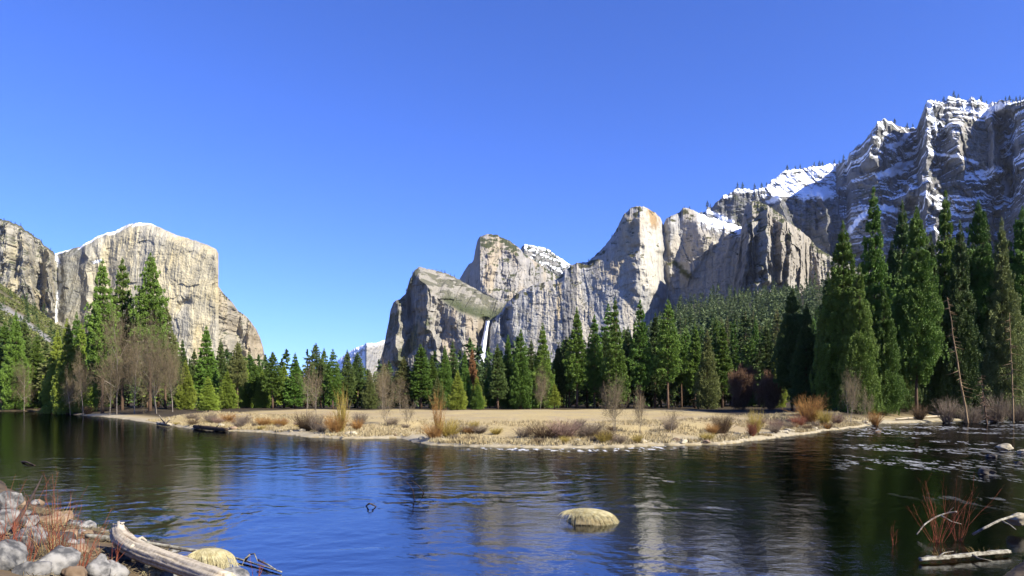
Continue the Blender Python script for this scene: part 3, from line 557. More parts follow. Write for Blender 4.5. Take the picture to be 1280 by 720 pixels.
TREES = []
def put_tree(kind, x, y, H, width=None, mat='mid', label=None, cat='tree', group=None, rz=None, lean=(0, 0), name=None, sink=.0, z=None, parts=True, bare_mat=None):
    p = PROTO[kind]; s = H / p['H']; r_ = rng.random() * 6.28 if rz is None else rz
    z = float(ground_z(np.array([x]), np.array([y]))[0]) - sink if z is None else z
    root = bpy.data.objects.new(name or ('conifer' if '' not in p['cm'] else 'bare_tree'), None); COL.objects.link(root); root.location = (x, y, z); root.rotation_euler = (lean[0], lean[1], r_)
    sxy = s if width is None else width / 2 / p['w']
    sxy = min(max(sxy, s * .45), s * 2.0)
    root.scale = (sxy, sxy, s); root.empty_display_size = .1
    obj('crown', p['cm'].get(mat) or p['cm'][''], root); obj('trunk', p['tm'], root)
    tag(root, label, cat, group); TREES.append((x, y, H, root)); return root
def at(px, base_y):           # ground point at picture column px, base_y metres up the valley
    return (px - PX0) / F * base_y, base_y
def tree_px(kind, px, D, top, wpx, mat, **kw):
    x, y = at(px, D); z = float(ground_z(np.array([x]), np.array([y]))[0]); H = CAMH + (PY0 - top) / F * D - z
    return put_tree(kind, x, y, H, wpx / F * D, mat, **kw)

ZONE = {}     # zone -> list of (px, root, description words)
def zone_tree(zone, desc, kind, px, D, top, wpx, mat, **kw):
    r = tree_px(kind, px, D, top, wpx, mat, **kw); ZONE.setdefault((zone, desc), []).append((px, r)); return r
f_, p_, c_, b_ = 'fir', 'pine', 'cedar', 'big'
g7 = np.random.default_rng(77)
# (px, distance, top row, width px, kind, variant, colour)
LEFT = [(128, 150, 323, 38, p_, 0, 'mid'), (153, 158, 322, 40, p_, 2, 'mid'), (188, 152, 316, 42, p_, 1, 'mid'), (207, 165, 380, 30, p_, 0, 'olive'), (228, 170, 424, 22, f_, 1, 'dark'), (243, 176, 436, 18, p_, 0, 'dark'),
        (258, 166, 407, 30, f_, 0, 'mid'), (276, 172, 425, 22, f_, 2, 'dark'), (297, 160, 427, 24, p_, 1, 'olive'), (318, 172, 452, 20, p_, 2, 'mid'), (341, 165, 440, 28, p_, 0, 'mid'), (369, 168, 441, 26, f_, 1, 'mid'),
        (395, 172, 429, 24, p_, 1, 'dark'), (405, 178, 435, 20, p_, 0, 'mid'), (416, 168, 436, 24, p_, 2, 'mid'), (434, 172, 437, 22, f_, 2, 'dark'), (447, 176, 440, 20, p_, 1, 'dark'), (355, 180, 455, 22, f_, 0, 'bright'), (325, 182, 455, 22, c_, 1, 'mid')]
YOUNG = [(72, 168, 412, 34, c_, 0, 'bright'), (84, 160, 398, 34, c_, 1, 'bright'), (102, 162, 404, 36, c_, 2, 'bright'), (118, 170, 385, 40, f_, 1, 'mid'), (96, 178, 390, 34, c_, 0, 'mid'), (232, 158, 450, 26, c_, 1, 'bright'), (284, 158, 462, 26, c_, 2, 'bright'), (260, 145, 470, 26, c_, 0, 'bright'), (308, 176, 458, 24, c_, 1, 'bright'), (328, 170, 462, 22, c_, 2, 'bright')]
DARKL = [(6, 215, 402, 36, f_, 0, 'mid'), (20, 200, 388, 34, c_, 1, 'mid'), (30, 222, 396, 30, f_, 2, 'dark'), (46, 205, 418, 34, c_, 0, 'mid'), (58, 214, 425, 28, f_, 1, 'dark'), (-14, 205, 392, 40, p_, 2, 'dark'), (-34, 215, 398, 40, f_, 1, 'mid')]
MID = [(462, 170, 462, 22, c_, 0, 'olive'), (480, 172, 455, 24, p_, 2, 'olive'), (505, 168, 446, 28, p_, 0, 'olive'), (526, 166, 430, 32, f_, 0, 'mid'), (540, 174, 448, 26, f_, 2, 'mid'), (556, 168, 432, 26, c_, 1, 'mid'), (566, 176, 426, 24, f_, 1, 'dark'), (581, 172, 437, 20, c_, 0, 'mid'), (590, 180, 434, 16, f_, 2, 'rust'), (612, 176, 452, 16, f_, 1, 'mid'),
       (622, 166, 430, 26, f_, 0, 'dark'), (635, 172, 418, 26, c_, 1, 'mid'), (651, 168, 410, 30, c_, 2, 'mid'), (664, 176, 424, 24, f_, 1, 'dark'), (678, 170, 404, 32, c_, 0, 'mid'), (698, 174, 430, 24, f_, 2, 'dark'), (708, 182, 420, 22, p_, 0, 'dark')]
CONES = [(572, 150, 462, 24, c_, 1, 'bright'), (596, 160, 470, 20, c_, 2, 'bright'), (597, 158, 480, 18, c_, 0, 'mid'), (693, 154, 479, 20, f_, 0, 'bright'), (547, 158, 470, 22, c_, 1, 'olive')]
CEN = [(721, 170, 384, 30, f_, 2, 'mid'), (743, 172, 393, 28, p_, 2, 'mid'), (769, 166, 372, 33, f_, 1, 'mid'), (800, 168, 374, 32, p_, 2, 'mid'), (819, 176, 390, 28, f_, 0, 'dark'), (835, 166, 374, 34, p_, 0, 'mid'), (756, 180, 412, 24, f_, 0, 'dark'), (785, 182, 408, 26, f_, 2, 'dark'), (852, 178, 420, 26, p_, 1, 'mid'),
       (869, 172, 405, 28, f_, 2, 'mid'), (884, 164, 411, 32, c_, 1, 'olive'), (903, 176, 404, 30, f_, 0, 'mid'), (918, 186, 398, 26, f_, 1, 'mid'), (940, 184, 420, 28, c_, 2, 'mid'), (958, 188, 404, 28, f_, 2, 'dark'), (972, 178, 424, 26, c_, 0, 'bright'), (895, 190, 396, 26, c_, 2, 'mid'), (944, 196, 395, 26, c_, 1, 'mid')]
RIGHT = [(990, 138, 360, 50, b_, 3, 'dark'), (1008, 130, 378, 46, b_, 1, 'dark'), (1054, 116, 276, 78, b_, 0, 'mid'), (1074, 112, 330, 56, b_, 2, 'mid'), (1092, 124, 232, 62, b_, 1, 'mid'), (1106, 114, 360, 50, b_, 2, 'mid'), (1128, 126, 250, 62, b_, 0, 'dark'), (1146, 116, 258, 66, b_, 3, 'mid'), (1163, 124, 290, 56, b_, 2, 'dark'), (1182, 128, 236, 56, b_, 1, 'mid'),
         (1200, 120, 275, 56, b_, 0, 'dark'), (1223, 122, 250, 60, b_, 3, 'mid'), (1232, 132, 264, 54, b_, 1, 'dark'), (1252, 118, 272, 58, b_, 0, 'olive'), (1278, 124, 258, 62, b_, 3, 'mid'), (1306, 126, 252, 70, b_, 0, 'dark'), (1338, 130, 244, 70, b_, 2, 'dark'), (1035, 132, 340, 50, b_, 1, 'dark'), (1115, 134, 300, 56, b_, 1, 'dark'),
         (1170, 134, 330, 60, b_, 0, 'dark'), (1216, 138, 300, 60, b_, 2, 'dark'), (1262, 136, 300, 60, b_, 1, 'dark'), (1120, 122, 380, 54, b_, 2, 'dark'), (1200, 132, 360, 60, b_, 2, 'dark'), (1240, 126, 380, 50, b_, 2, 'dark'), (1155, 128, 385, 60, b_, 0, 'dark'), (1185, 124, 420, 44, b_, 2, 'dark'), (1275, 132, 380, 56, b_, 0, 'dark'), (1090, 130, 400, 50, b_, 0, 'dark'), (1018, 136, 420, 44, b_, 2, 'dark'), (1045, 128, 430, 44, b_, 0, 'dark')]
for zone, desc, L in (('in the stand below the cream monolith', 'conifer', LEFT), ('by the river bend on the left', 'bushy bright green young conifer', YOUNG), ('at the foot of the green hillside', 'dark green conifer', DARKL), ('along the meadow edge below the waterfall', 'conifer', MID),
                     ('standing forward at the meadow edge', 'small bright cone-shaped conifer', CONES), ('behind the meadow beneath the long granite wall', 'tall conifer', CEN), ('in the shady stand on the right bank', 'towering conifer', RIGHT)):
    for (px, D, top, wp, k, v, c) in L:
        zone_tree(zone, desc, (k, v), px, D, top, wp * (.77 if k == b_ else .88), c)
# second row: fills the stands
ENV = [(-60, 410), (0, 420), (60, 432), (110, 415), (150, 400), (200, 415), (240, 445), (300, 450), (330, 462), (390, 452), (440, 455), (470, 476), (500, 465), (540, 452), (590, 455), (620, 450), (650, 436), (700, 432), (760, 424), (830, 420), (900, 425), (980, 415)]
ROW2 = []
px = -70.0
while px < 985:
    D = 178 + 34 * g7.random() + (30 if px < 60 else 0); top = pts(ENV, px) + g7.normal() * 9 + 6
    if 592 < px < 616: top = 458
    k = ('small', int(g7.integers(3))); c = ('dark', 'mid', 'dark', 'blue', 'mid', 'bright' if px < 560 else 'dark', 'olive' if px < 560 else 'mid')[int(g7.integers(7))]
    r = tree_px(k, px, D, top, 20 + 12 * g7.random(), c); ROW2.append((px, r)); px += 7.5 + 6 * g7.random()
# wooded slope under the shaded walls: nearest ones as trees, the rest one forest
SL = []
tries = 0
while len(SL) < 95 and tries < 4000:
    tries += 1; y = 215 + 500 * g7.random() ** 1.3; pxx = 742 + (1330 - 742) * g7.random() ** 1.4
    if pxx > 1045 and g7.random() < .8: continue
    x = (pxx - PX0) / F * y
    if any((x - a) ** 2 + (y - b) ** 2 < 49 for a, b in SL): continue
    SL.append((x, y)); H = 24 + 13 * g7.random()
    r = put_tree(('small', int(g7.integers(3))), x, y, H, H * (.20 + .06 * g7.random()), ('mid', 'dark', 'blue', 'mid', 'olive')[int(g7.integers(5))]); ZONE.setdefault(('slope', ''), []).append((pxx, r))
def forest_mass(name, label, spots, hs, lm, seed=0):
    g = np.random.default_rng(seed); protos = [conifer(('fir', 'spire', 'pine')[i % 3], .05, .14, 62, 7, 2.1, 300 + i, gaps=.4) for i in range(4)]
    Vs, Qs, Sh, off = [], [], [], 0
    for (x, y, z), H in zip(spots, hs):
        V, Q, sh = protos[int(g.integers(4))]['crown']; a = g.random() * 6.28; s = H / 30
        c, s_ = math.cos(a), math.sin(a); Vt = V * [s * (.85 + .5 * g.random()), 0, s]; k = s * (.85 + .4 * g.random())
        Vt = np.stack([(V[:, 0] * c - V[:, 1] * s_) * k + x, (V[:, 0] * s_ + V[:, 1] * c) * k + y, V[:, 2] * s + z], 1)
        Vs.append(Vt); Qs.append(Q + off); Sh.append(np.clip(sh * .7 + .5 * (g.random() - .3), 0, 1)); off += len(V)
    o = obj(name, mesh(name, np.concatenate(Vs), np.concatenate(Qs), LEAF[lm], False, attrs={'shade': np.concatenate(Sh)})); tag(o, label, 'forest', kind='stuff'); return o
sp, hh = [], []
for _ in range(2300):
    y = 480 + 1000 * g7.random(); pxx = 745 + (1340 - 745) * g7.random(); x = (pxx - PX0) / F * y
    if pxx > 1060 and g7.random() < .5: continue
    sp.append((x, y)); hh.append(20 + 20 * g7.random() ** 1.5)
sp = np.array(sp); spz = np.column_stack([sp, ground_z(sp[:, 0], sp[:, 1]) - .5])
forest_mass('forest', 'far conifer forest covering the slope under the shaded walls', spz, hh, 'blue', 5)
sp, hh = [], []
for _ in range(1500):
    y = 205 + 900 * g7.random() ** 1.5; pxx = -420 + 1230 * g7.random(); x = (pxx - PX0) / F * y
    if pxx < 110 and y > 300 and g7.random() < .6: continue
    sp.append((x, y)); hh.append((10 + 9 * g7.random()) if pxx < 560 else 14 + 8 * g7.random())
sp = np.array(sp); spz = np.column_stack([sp, ground_z(sp[:, 0], sp[:, 1]) - .5])
forest_mass('forest', 'dark forest filling the valley floor behind the first rows of trees', spz, hh, 'dark', 6)
# brush on the left hillside
def brush(name, label, n, pxr, yr, size, lm, seed):
    g = np.random.default_rng(seed); y = yr[0] + (yr[1] - yr[0]) * g.random(n); pxx = pxr[0] + (pxr[1] - pxr[0]) * g.random(n); x = (pxx - PX0) / F * y; z = ground_z(x, y)
    py = PY0 - (z - CAMH) * F / y; keep = (abs(py - pts([(-100, 345), (0, 383), (30, 402), (65, 428)], pxx)) > 5) & (fbm(x / 30, y / 40, 3, 44) > .42); x, y, z = x[keep], y[keep], z[keep]; n = len(x)
    m_ = 26; u = g.normal(size=(n, m_, 3)); u /= np.linalg.norm(u, axis=2, keepdims=True); u[..., 2] = abs(u[..., 2]); s = (size * (.5 + g.random((n, 1, 1))))
    P = (np.stack([x, y, z], -1)[:, None] + u * s * (.5 + .5 * g.random((n, m_, 1)))).reshape(-1, 3); A = u.reshape(-1, 3) + g.normal(size=(n * m_, 3)) * .5
    V, Q = leaf_quads(P, A, np.full(len(P), size * .7), np.full(len(P), size * .5), g); sh = np.repeat(np.repeat(g.random(n), m_) * .6 + .4 * g.random(n * m_), 4)
    tag(obj(name, mesh(name, V, Q, LEAF[lm], attrs={'shade': sh})), label, 'brush', kind='stuff')
brush('brush_vegetation', 'low green brush covering the hillside at the left edge', 7000, (-420, 150), (420, 960), 2.6, 'olive', 8)
# little pines on the skyline
RIDGE = []
def ridge_trees(key, spots, hpx, group, label):
    Wm = W[key]
    for pxx in spots:
        i = int(np.argmin(abs(Wm['px'] - pxx))); t = Wm['top'][i]; Y = t[1]; H = (hpx[0] + (hpx[1] - hpx[0]) * g7.random()) / F * Y
        r = put_tree(('far', int(g7.integers(3))), t[0] * (Y + 6) / Y, Y + 6, H, H * .42, 'dark', z=t[2] - H * .1, label=label, cat='tree', group=group); RIDGE.append(r)
ridge_trees('ridge', [884, 888, 922, 928, 943, 952, 958, 984, 994, 1000, 1018, 1024, 1028, 1043, 1049, 1054, 1118, 1134, 1141, 1180, 1192, 1198, 1226, 1233, 1257, 1262, 1266, 1270, 1275, 1279, 1284], (5, 11), 'tiny pines along the snowy ridge crest', 'tiny dark pine on the skyline of the snow-streaked ridge')
ridge_trees('wall', [736, 741, 746, 765, 851, 855, 862], (2.5, 5), 'tiny pines on top of the granite wall', 'tiny dark pine on the skyline of the long granite wall')
ridge_trees('shoulder', [508, 516, 545, 552, 556, 563, 568], (3, 5), 'tiny pines on the waterfall shoulder', 'tiny dark pine on the skyline of the brushy shoulder')
ridge_trees('leftcliff', [5, 14, 19, 26, 42, 52, 63], (3, 5), 'tiny pines on the left cliff', 'tiny dark pine on the skyline of the far left cliff')

# bare trees
BARE = [('bare', 0, 146, 140, 362, 56, 'tall bare grey tree before the tall pines, left of its twin', 0), ('bare', 1, 196, 136, 378, 58, 'broad bare tree below the cream monolith with many pale branches', 0), ('bare', 2, 137, 139, 415, 36, 'slim bare tree leaning among the bank trees at the river bend', 0), ('bare', 3, 104, 148, 425, 32, 'thin bare tree in front of the bright young conifers', 0),
        ('bare', 2, 168, 142, 395, 36, 'bare tree squeezed between the two tallest bare trees', 0), ('bare', 3, 216, 140, 405, 36, 'bare grey tree at the right end of the left bank stand', 0), ('bare', 0, 30, 196, 440, 26, 'pale bare tree among dark conifers at the left edge', 0), ('bare', 3, 88, 152, 452, 26, 'small bare tree at the river bend tip', 0),
        ('bare', 3, 478, 150, 440, 34, 'pale bare tree with white trunk behind the meadow left of the waterfall', 0), ('bare', 0, 500, 140, 462, 28, 'short bare tree right of the white trunked one', 0), ('sapling', 1, 395, 90, 448, 22, 'tall thin bare sapling on the near edge of the meadow, left half', 0), ('sapling', 1, 383, 96, 442, 14, 'single pale leafless pole tree at the meadow edge', 0),
        ('sapling', 2, 768, 61, 462, 34, 'dark stemmed bare sapling on the bank, centre right', 0), ('sapling', 0, 800, 62, 476, 28, 'bare sapling just right of the dark stemmed one', 0), ('sapling', 1, 838, 62, 500, 26, 'low bare sapling on the sandy bank', 0), ('sapling', 0, 480, 75, 470, 20, 'thin bare sapling near the water below the brushy shoulder', 0), ('sapling', 0, 508, 74, 490, 20, 'short bare sapling near the water below the waterfall shoulder', 0),
        ('sapling', 2, 1062, 95, 455, 24, 'whitish bare sapling in front of the dark stand', 0), ('sapling', 0, 1082, 97, 478, 18, 'small whitish bare sapling beside the orange shrub', 0),
        ('bare', 1, 675, 160, 450, 26, 'brownish bare tree at the foot of the conifers right of the waterfall', 0), ('round', 0, 930, 150, 451, 30, 'round bare russet tree, left of the pair at the meadow edge', 0), ('round', 0, 961, 146, 460, 28, 'round bare russet tree, right of the pair at the meadow edge', 0), ('bare', 2, 757, 168, 470, 24, 'thin bare tree at the back of the meadow, before dark conifers', 0)]
for k, v, px_, D, top, wp, lab, _ in BARE: tree_px((k, v), px_, D, top, wp * (.8 if k == 'bare' else 1), '', label=lab, name='bare_tree')
# leaning dead trunk and standing dead poles in the right stand
def snag(p, H, lean, r0, label, seed, mat):
    g = np.random.default_rng(seed); x, y = p; z = float(ground_z(np.array([x]), np.array([y]))[0])
    t = np.linspace(0, 1, 12); P = np.stack([lean[0] * H * t + np.cumsum(g.normal(size=12) * .06), lean[1] * H * t, t * H - .8], 1)
    V, Fq = path_tube(P, r0 * (1 - .8 * t), 9, rough=.08, seed=seed); k = 46; bt = .25 + .75 * g.random(k); a = g.random(k) * 6.28; L = .6 + 2.2 * g.random(k) * (1.1 - bt)
    c = np.stack([np.interp(bt, t, P[:, i]) for i in range(3)], 1); e = c + np.stack([np.cos(a) * L, np.sin(a) * L, -.25 * L], 1)
    root = bpy.data.objects.new('dead_tree', None); COL.objects.link(root); root.location = (x, y, z)
    tV, tF = tubes(c, e, np.full(k, .05), np.full(k, .012), 4); obj('trunk', mesh('trunk', *merge([(V, Fq), (tV, tF)]), mat, True), root); tag(root, label, 'tree')
DEADW = two_tone('sun_bleached_wood', (.25, .17, .09), (.45, .32, .18), 2.5, mapping=(2, 2, .3), bstr=.4)
snag(at(1212, 104), 21, (-.16, 0), .17, 'leaning sunlit dead trunk with broken branches in the dark stand', 61, DEADW)
snag(at(1268, 106), 19, (-.01, 0), .14, 'straight bare orange-barked pole tree near the right edge', 62, DEADW)
snag(at(1236, 100), 9, (-.2, 0), .12, 'short reddish broken stem leaning at the water edge on the right', 63, BARK)

# ---------------------------------------------------------------- waterfall
def build_waterfall():
    P = [(609.5, 401, 3.0), (608.6, 406, 2.8), (607.3, 414, 3.2), (606, 422, 3.8), (604.6, 430, 4.6), (603, 438, 5.6), (601.8, 446, 7.6), (601, 456, 9)]
    rows = []; g = np.random.default_rng(9); nc = 14
    ys = np.linspace(401, 456, 60); a = np.array(P)
    for y_ in ys:
        cx = np.interp(y_, a[:, 1], a[:, 0]); wd = np.interp(y_, a[:, 1], a[:, 2]) * 1.5
        rows.append([(cx + wd * (k / (nc - 1) - .5), y_, 1925 + 14 * (abs(k / (nc - 1) - .5) * 2) ** 2 + 7 * (vn2(np.array([k * .8]), np.array([y_ * .35]))[0])) for k in range(nc)])
    A = np.array(rows); D = A[..., 2]; V = np.stack([(A[..., 0] - PX0) / F * D, D, CAMH + (PY0 - A[..., 1]) / F * D], -1)
    Vb = V.copy(); Vb[..., 1] += 16
    m, n, b = mat_new('falling_water'); t = noise_node(n, 1, 5, mapping=(.35, .35, .03)); r = ramp(n, t.outputs['Fac'], [(.3, (.62, .66, .72)), (.6, (.9, .92, .95))])
    n.links.new(r.outputs[0], b.inputs['Base Color']); bump(n, b, t.outputs['Fac'], .6, 3)
    q = grid_faces(60, nc); o = obj('waterfall', mesh('waterfall', np.concatenate([V.reshape(-1, 3), Vb.reshape(-1, 3)]), [q, q[:, ::-1] + 60 * nc], m, True))
    tag(o, 'slender white waterfall dropping from a hanging notch in the cliffs', 'waterfall', kind='thing')
build_waterfall()

# ---------------------------------------------------------------- shrubs on the banks
def stem_mesh(seed, n, H, spread, r, bend=.5, twigs=3, sides=3):
    g = np.random.default_rng(seed); P0, P1, R0, R1 = [], [], [], []
    for i in range(n):
        a = g.random() * 6.28; b0 = g.random() ** .5 * spread * .35; p = np.array([math.cos(a) * b0, math.sin(a) * b0, -.1]); t = spread * (.3 + .9 * g.random()); d = np.array([math.cos(a) * t, math.sin(a) * t, 1.0]); L = H * (.45 + .55 * g.random()); k = 4
        for j in range(k):
            d = d + g.normal(size=3) * .12; dn = d / np.linalg.norm(d); q = p + dn * L / k; r0 = r * (1 - j / k * .7); r1 = r * (1 - (j + 1) / k * .7)
            P0.append(p); P1.append(q); R0.append(r0); R1.append(r1)
            if j > 0:
                for _ in range(twigs):
                    s_ = dn + g.normal(size=3) * bend; s_[2] = abs(s_[2]); s_ /= np.linalg.norm(s_); m_ = p + (q - p) * g.random(); P0.append(m_); P1.append(m_ + s_ * L * (.12 + .16 * g.random())); R0.append(r1 * .7); R1.append(r * .15)
            p = q
    return tubes(P0, P1, R0, R1, sides)
SHM = {'orange': two_tone('willow_orange', (.34, .16, .05), (.56, .31, .10), 3, obj_rand=.15), 'red': two_tone('willow_red', (.26, .08, .05), (.42, .17, .10), 3, obj_rand=.15), 'grey': two_tone('willow_grey', (.20, .15, .11), (.38, .30, .22), 3, obj_rand=.15),
       'yellow': two_tone('willow_yellow', (.40, .30, .06), (.62, .47, .12), 3, obj_rand=.15), 'pink': two_tone('willow_pink', (.27, .16, .12), (.45, .31, .24), 3, obj_rand=.15), 'brown': two_tone('willow_brown', (.10, .065, .035), (.22, .14, .08), 3, obj_rand=.15)}
SH = {}
for i in range(3):
    v = stem_mesh(400 + i, 150, 2.0, .55, .016, twigs=4)
    for k, m in SHM.items(): SH[(k, i)] = mesh('shrub', *v, m)
for i in range(3):
    v = stem_mesh(420 + i, 42, 2.0, .42, .02, twigs=5, bend=.35)
    for k, m in SHM.items(): SH[('tall', k, i)] = mesh('shrub', *v, m)
def shrub(px_, D, wpx, hpx, colr, label, flat=1.0, group=None):
    x, y = at(px_, D); z = float(ground_z(np.array([x]), np.array([y]))[0]); i = int(g7.integers(3)); o = obj('shrub', SH[('tall', colr, i) if hpx > 44 else (colr, i)], None, (x, y, z - .05))
    o.scale = (wpx / F * D / 2.3, wpx / F * D / 2.3, hpx / F * D / 1.9); o.rotation_euler = (0, 0, g7.random() * 6.28); tag(o, label, 'shrub', group); return o
SHR = [(1012, 88, 44, 36, 'orange', 'large orange and red willow shrub before the dark stand'), (1030, 86, 26, 22, 'yellow', 'yellowish shrub leaning on the large orange willow'), (1094, 96, 22, 20, 'orange', 'small orange shrub at the right end of the sandy spit'), (998, 82, 26, 16, 'red', 'low red shrub at the left foot of the large orange willow'), (1046, 90, 24, 16, 'pink', 'low pinkish shrub behind the whitish bare sapling'),
       (944, 66, 26, 32, 'yellow', 'upright yellow willow on the spit'), (940, 64, 20, 20, 'red', 'dark pink shrub at the foot of the yellow willow'), (903, 66, 36, 26, 'brown', 'brown twiggy shrub left of the yellow willow'), (890, 64, 22, 16, 'orange', 'small orange shrub left of the brown twiggy one'), (970, 74, 26, 16, 'pink', 'faded pink shrub midway along the spit'),
       (680, 57, 56, 20, 'brown', 'dark tangled shrub under the cut bank, left end'), (705, 57, 60, 26, 'pink', 'wide reddish shrub spreading over the cut bank'), (735, 58, 50, 22, 'grey', 'greyish tangled shrub left of the dark stemmed sapling'), (655, 58, 30, 16, 'grey', 'small grey shrub by the water, centre'), (548, 60, 26, 62, 'orange', 'tall spreading orange willow standing at the water edge, centre left'), (560, 60, 40, 26, 'yellow', 'yellow-tan shrub at the foot of the tall orange willow'),
       (542, 59, 34, 22, 'orange', 'orange shrub at the tall willow, water side'), (427, 68, 30, 60, 'yellow', 'tall golden willow fanning out on the left half of the bank'), (420, 68, 36, 28, 'orange', 'tan orange shrub at the foot of the golden willow'), (382, 73, 36, 26, 'brown', 'brown shrub left of the golden willow'), (396, 72, 26, 24, 'grey', 'grey shrub between the brown shrub and the golden willow'), (450, 76, 22, 18, 'grey', 'rounded grey shrub right of the golden willow'),
       (350, 82, 26, 12, 'orange', 'low orange tuft left of the brown shrub'), (330, 84, 30, 12, 'orange', 'low orange tuft near the water on the left meadow'), (304, 88, 26, 12, 'grey', 'low grey shrub by the dark drift log'), (285, 92, 26, 12, 'orange', 'low tan shrub behind the dark drift log'), (262, 96, 24, 12, 'grey', 'low greyish shrub left of the drift log'), (490, 74, 22, 12, 'grey', 'low grey shrub by the thin saplings'), (600, 62, 30, 12, 'grey', 'low grey-tan shrub on the bank, centre'), (620, 61, 24, 10, 'yellow', 'low straw coloured tuft on the bank, centre'),
       (838, 64, 28, 18, 'grey', 'grey twiggy shrub around the low sapling'), (1184, 108, 30, 34, 'grey', 'pale feathery shrub against the dark stand'), (1214, 106, 36, 28, 'grey', 'grey shrub at the foot of the leaning dead trunk'), (1150, 110, 26, 20, 'brown', 'dark brush at the shaded water edge'), (1245, 110, 40, 40, 'grey', 'wide grey bush overhanging the right bank'), (1272, 112, 36, 34, 'grey', 'grey bush at the right frame edge over the bank'),
       (240, 104, 22, 10, 'grey', 'sparse grey shrub at the left end of the meadow'), (110, 150, 20, 12, 'brown', 'brown brush under the trees at the river bend')]
for s in SHR: shrub(*s)
gb = np.random.default_rng(91)
for k in range(64):
    x = -48 + 92 * gb.random(); y = float(y_far(x)) + .8 + 11 * gb.random() ** 1.7; z = float(ground_z(np.array([x]), np.array([y]))[0]); o = obj('shrub', SH[(('grey', 'pink', 'orange', 'brown', 'yellow', 'grey')[int(gb.integers(6))], int(gb.integers(3)))], None, (x, y, z - .05))
    s_ = .25 + .35 * gb.random(); o.scale = (s_ * 1.6, s_ * 1.6, s_ * (.6 + .7 * gb.random())); o.rotation_euler = (0, 0, gb.random() * 6.28); tag(o, 'low tuft of dry brush among the straw grass of the far bank', 'shrub', 'low dry brush along the far bank')
# dry grass on the bank edge and meadow
def tufts(n, seed):
    g = np.random.default_rng(seed); x = -60 + 115 * g.random(n * 3); y = y_far(x) + 24 * g.random(n * 3) ** 2.2
    dF, _ = banks(x, y); k = (dF > .5) & (fbm(x / 4, y / 4, 3, 121) > .46); x, y = x[k][:n], y[k][:n]; z = ground_z(x, y); n = len(x); m_ = 7
    P = np.stack([x, y, z], -1)[:, None] + np.concatenate([g.normal(size=(n, m_, 2)) * .16, np.zeros((n, m_, 1))], -1); P = P.reshape(-1, 3); h = np.repeat(.12 + .28 * g.random(n), m_) * (.6 + .6 * g.random(n * m_))
    d = g.normal(size=(n * m_, 3)) * .35; d[:, 2] = 1; a = g.random(n * m_) * 6.28; s_ = np.stack([np.cos(a), np.sin(a), 0 * a], 1) * .035
    V = np.stack([P - s_, P + s_, P + d * h[:, None]], 1).reshape(-1, 3); m = two_tone('dry_grass', (.42, .32, .16), (.62, .52, .30), .8)
    tag(obj('grass', mesh('grass', V, np.arange(len(V)).reshape(-1, 3), m)), 'dry straw grass along the river bank', 'grass', kind='stuff')
tufts(9000, 12)

# ---------------------------------------------------------------- stones
def ico(sub=4):
    import bmesh
    bm = bmesh.new(); bmesh.ops.create_icosphere(bm, subdivisions=sub, radius=1); V = np.array([v.co[:] for v in bm.verts]); Fq = np.array([[v.index for v in f.verts] for f in bm.faces]); bm.free(); return V, Fq
ICO = {k: ico(k) for k in (3, 4, 5)}
def rock_mesh(seed, s, sub=4, rough=.4, cut=12):
    V, Fq = ICO[sub]; V = V.copy(); g = np.random.default_rng(seed)
    for _ in range(cut):     # flattened facets
        n_ = g.normal(size=3); n_ /= np.linalg.norm(n_); lim = .58 + .27 * g.random(); d = V @ n_; V -= n_[None] * (np.maximum(d - lim, 0) * .95)[:, None]
    k = 1 + rough * (vn3(V * 1.6 + 5, seed % 7) - .5) + rough * .35 * (vn3(V * 5 + 5, seed % 5) - .5) + rough * .12 * (vn3(V * 15 + 5, 2) - .5)
    return V * k[:, None] * np.array(s), Fq
GRAN = two_tone('granite_boulder', (.10, .10, .10), (.37, .355, .33), 4.5, 10, bstr=.8, bdist=.05, obj_rand=.15, lo=.40, hi=.60)
BROWNR = two_tone('brown_stone', (.22, .15, .09), (.42, .30, .20), 3, 7, bstr=.4, bdist=.02, obj_rand=.15)
PALER = two_tone('pale_stone', (.42, .36, .24), (.66, .58, .42), 2, 6, bstr=.5, bdist=.03, obj_rand=.15)
WETR = two_tone('wet_stone', (.04, .035, .03), (.13, .11, .09), 3, 6, bstr=.5, rough=.7)
def rock(px_, py_, wpx, hpx, zc, mat, label, seed, depth=.8, cat='rock', sub=4, rz=None, group=None):
    D = (CAMH - zc) * F / (py_ - PY0); x = (px_ - PX0) / F * D; wm = wpx / F * D; hm = hpx / F * D
    V, Fq = rock_mesh(seed, (wm / 2, wm / 2 * depth, hm / 2), sub); o = obj('rock', mesh('rock', V, Fq, mat, True), None, (x, D, zc)); o.rotation_euler = (0, 0, (seed * 1.7) % 6.28 if rz is None else rz); tag(o, label, cat, group); return o
